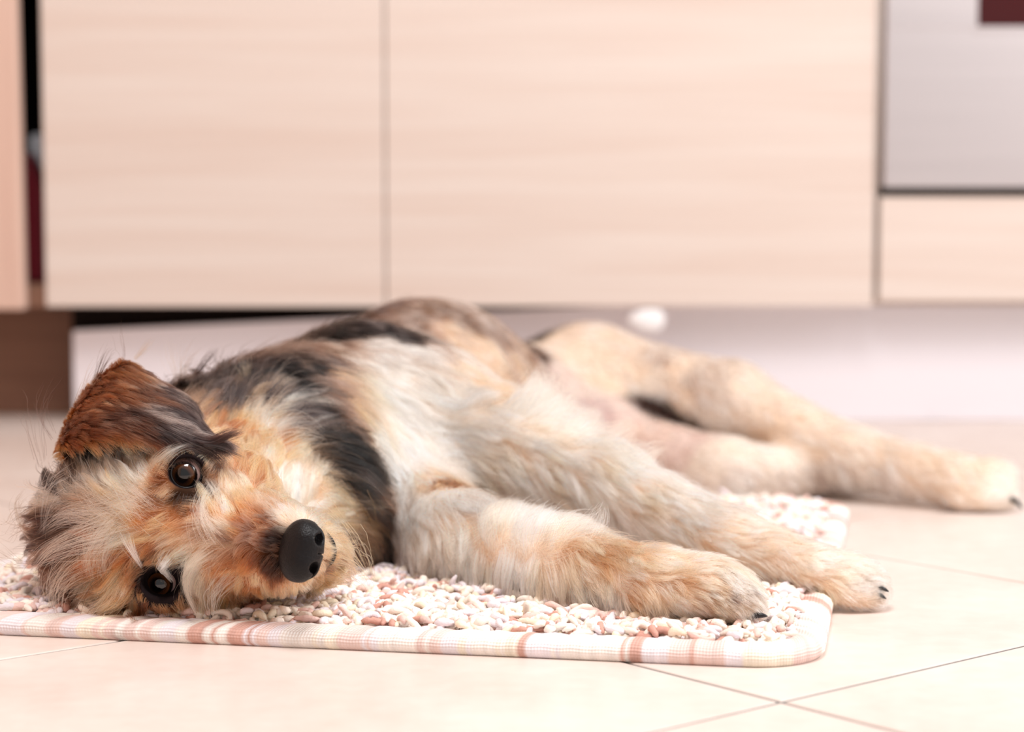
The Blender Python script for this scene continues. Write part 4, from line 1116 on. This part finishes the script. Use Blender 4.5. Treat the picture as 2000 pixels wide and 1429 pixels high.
LOCKS = [
 ([(330, 1088), (316, 1106), (324, 1118), (337, 1136)], (250, 238, 228), 170, 0.0008, 0.014),
 ([(235, 1020), (186, 1070), (184, 1120), (208, 1170), (232, 1206)], (246, 230, 214), 240, 0.0015, 0.014),
 ([(225, 1010), (180, 1060), (178, 1110), (195, 1150)], (236, 214, 194), 120, 0.0020, 0.010),
 ([(246, 1046), (256, 1072), (276, 1108)], (250, 238, 228), 110, 0.0008, 0.014),
 ([(210, 1055), (196, 1090), (204, 1130), (232, 1160)], (226, 196, 168), 120, 0.0020, 0.009),
 ([(402, 1076), (366, 1110), (364, 1150), (384, 1198)], (242, 212, 182), 170, 0.0010, 0.013),
 ([(225, 1045), (206, 1080), (204, 1110), (222, 1150)], (248, 232, 218), 200, 0.0014, 0.013),
 ([(270, 980), (200, 1000), (130, 1005), (80, 1040)], (214, 190, 172), 160, 0.0026, 0.012),
 ([(230, 1030), (160, 1050), (100, 1075), (66, 1110)], (206, 178, 156), 160, 0.0026, 0.012),
 ([(190, 1075), (130, 1110), (105, 1150), (110, 1195)], (196, 166, 142), 140, 0.0026, 0.012),
 ([(150, 940), (110, 960), (92, 1000), (86, 1040)], (226, 206, 194), 120, 0.0022, 0.012),
 ([(420, 1070), (384, 1096), (372, 1130), (374, 1165)], (244, 220, 194), 110, 0.0012, 0.010),
 ([(455, 1120), (425, 1150), (418, 1175), (416, 1205)], (242, 220, 198), 90, 0.0016, 0.008),
 ([(300, 915), (325, 884), (365, 868), (405, 872), (440, 888)], (240, 208, 172), 140, 0.0010, 0.008),
 ([(318, 900), (345, 876), (380, 868), (415, 880)], (246, 226, 204), 80, 0.0009, 0.009),
 ([(408, 1040), (390, 1005), (392, 975), (408, 945)], (246, 226, 204), 120, 0.0014, 0.006),
 ([(425, 1048), (400, 1020), (398, 985), (415, 955)], (244, 216, 188), 120, 0.0016, 0.006),
 ([(290, 1000), (250, 975), (205, 955), (182, 925)], (248, 234, 222), 120, 0.0022, 0.008),
 ([(290, 990), (255, 955), (228, 925), (222, 898)], (248, 234, 222), 120, 0.0022, 0.008),
 ([(265, 1010), (205, 985), (172, 945), (172, 918)], (240, 222, 208), 120, 0.0022, 0.008),
 ([(640, 1035), (675, 1060), (700, 1095), (722, 1128)], (226, 172, 116), 60, 0.0030, 0.012),
 ([(640, 990), (680, 1005), (712, 1045), (732, 1085)], (210, 150, 98), 60, 0.0034, 0.012),
 ([(645, 1080), (680, 1090), (705, 1115), (718, 1140)], (220, 172, 122), 50, 0.0030, 0.010),
 ([(620, 960), (660, 975), (690, 1010), (705, 1040)], (206, 150, 96), 50, 0.0030, 0.010),
 ([(610, 930), (640, 935), (670, 960), (690, 985)], (222, 170, 118), 50, 0.0030, 0.010),
 ([(500, 830), (535, 815), (570, 800), (590, 790)], (246, 230, 208), 60, 0.0026, 0.012),
 ([(520, 850), (560, 840), (600, 830), (622, 838)], (248, 236, 220), 90, 0.0028, 0.012),
 ([(540, 870), (580, 850), (610, 850), (635, 860)], (244, 228, 208), 70, 0.0026, 0.012),
 ([(470, 860), (500, 825), (520, 800), (545, 770)], (236, 200, 156), 50, 0.0026, 0.010),
 ([(1000, 820), (1040, 770), (1050, 735), (1045, 722)], (244, 226, 200), 120, 0.0030, 0.012),
 ([(1020, 810), (1060, 780), (1080, 750), (1090, 740)], (242, 222, 196), 110, 0.0030, 0.012),
 ([(1060, 820), (1095, 795), (1115, 775), (1130, 770)], (240, 220, 192), 90, 0.0028, 0.012),
 ([(1100, 850), (1140, 825), (1160, 808), (1175, 806)], (240, 220, 192), 80, 0.0028, 0.010),
 ([(1150, 880), (1200, 858), (1225, 840), (1240, 838)], (240, 218, 188), 70, 0.0026, 0.010),
 ([(1200, 905), (1250, 895), (1275, 880), (1300, 870)], (240, 218, 188), 70, 0.0026, 0.010),
 ([(960, 930), (1020, 945), (1080, 990), (1110, 1035)], (246, 230, 216), 90, 0.0034, 0.010),
 ([(1000, 950), (1100, 965), (1170, 1000), (1200, 1040)], (246, 232, 218), 90, 0.0034, 0.010),
 ([(920, 1060), (960, 1030), (985, 1000), (1010, 985)], (246, 232, 218), 90, 0.0030, 0.012),
 ([(1080, 1060), (1150, 1040), (1170, 1010), (1175, 990)], (250, 238, 226), 70, 0.0026, 0.014),
]
lp, lr, lc = zip(*[lock(*a) for a in LOCKS])
hair_object('long_locks', np.concatenate(lp), np.concatenate(lr), np.concatenate(lc), dog)
# the dark hair of the ear tip and stray hairs standing off the outline
tp, tr_, tcx = [], [], []
def stray(pix, depth, col, n, spread, w=0.00007):
    c = spline([P(x, y, depth) for x, y in pix], K)
    o = c[None] + rng.normal(0, 1, (n, 1, 3)) * spread * np.linspace(0.4, 1, K)[None, :, None] + rng.normal(0, spread * 0.1, (n, K, 3)).cumsum(1)
    tp.append(o); tr_.append(np.full((n, K), w) * np.array([1, 1, 1, .95, .85, .68, .45, .15]) * rng.uniform(.6, 1.2, (n, 1))); tcx.append(lin(col) ** 1.3 * np.exp(rng.normal(0, .15, (n, 1))))
stray([(380, 860), (415, 866), (445, 852), (468, 842)], 1.333, (58, 44, 42), 120, 0.0016)
stray([(375, 850), (410, 858), (440, 848), (462, 845)], 1.335, (70, 52, 48), 120, 0.0018)
stray([(400, 868), (430, 872), (460, 885), (476, 892)], 1.331, (46, 36, 34), 25, 0.0012)
stray([(265, 700), (275, 690), (285, 678), (296, 664)], 1.421, (244, 226, 210), 30, 0.0016)
stray([(240, 708), (245, 690), (240, 668), (238, 640)], 1.417, (60, 46, 42), 6, 0.004)
stray([(185, 752), (195, 725), (205, 702), (215, 690)], 1.393, (50, 38, 34), 30, 0.0034)
stray([(150, 800), (160, 775), (175, 745), (190, 725)], 1.381, (190, 160, 140), 30, 0.0040)
stray([(100, 850), (82, 815), (82, 785), (100, 750)], 1.384, (60, 46, 44), 8, 0.0036)
stray([(80, 900), (70, 850), (66, 820), (60, 800)], 1.389, (70, 54, 50), 10, 0.0060)
stray([(60, 1000), (35, 1010), (20, 1040), (-10, 1030)], 1.379, (120, 90, 70), 10, 0.0060)
stray([(60, 1050), (40, 1020), (34, 985), (50, 965)], 1.369, (190, 160, 138), 26, 0.0030)
stray([(55, 1100), (25, 1100), (5, 1090), (-15, 1080)], 1.359, (110, 84, 66), 14, 0.0060)
stray([(375, 740), (392, 716), (404, 700), (420, 683)], 1.489, (48, 40, 40), 40, 0.0022)
stray([(350, 750), (345, 720), (340, 700), (338, 670)], 1.489, (210, 196, 188), 30, 0.0040)
stray([(365, 745), (360, 720), (372, 700), (385, 690)], 1.489, (216, 202, 194), 40, 0.0040)
stray([(420, 735), (432, 716), (436, 706), (432, 690)], 1.499, (90, 78, 74), 30, 0.0040)
stray([(480, 740), (482, 722), (480, 712), (478, 700)], 1.499, (214, 176, 130), 40, 0.0030)
hair_object('stray_hairs', np.concatenate(tp), np.concatenate(tr_), np.concatenate(tcx), dog)
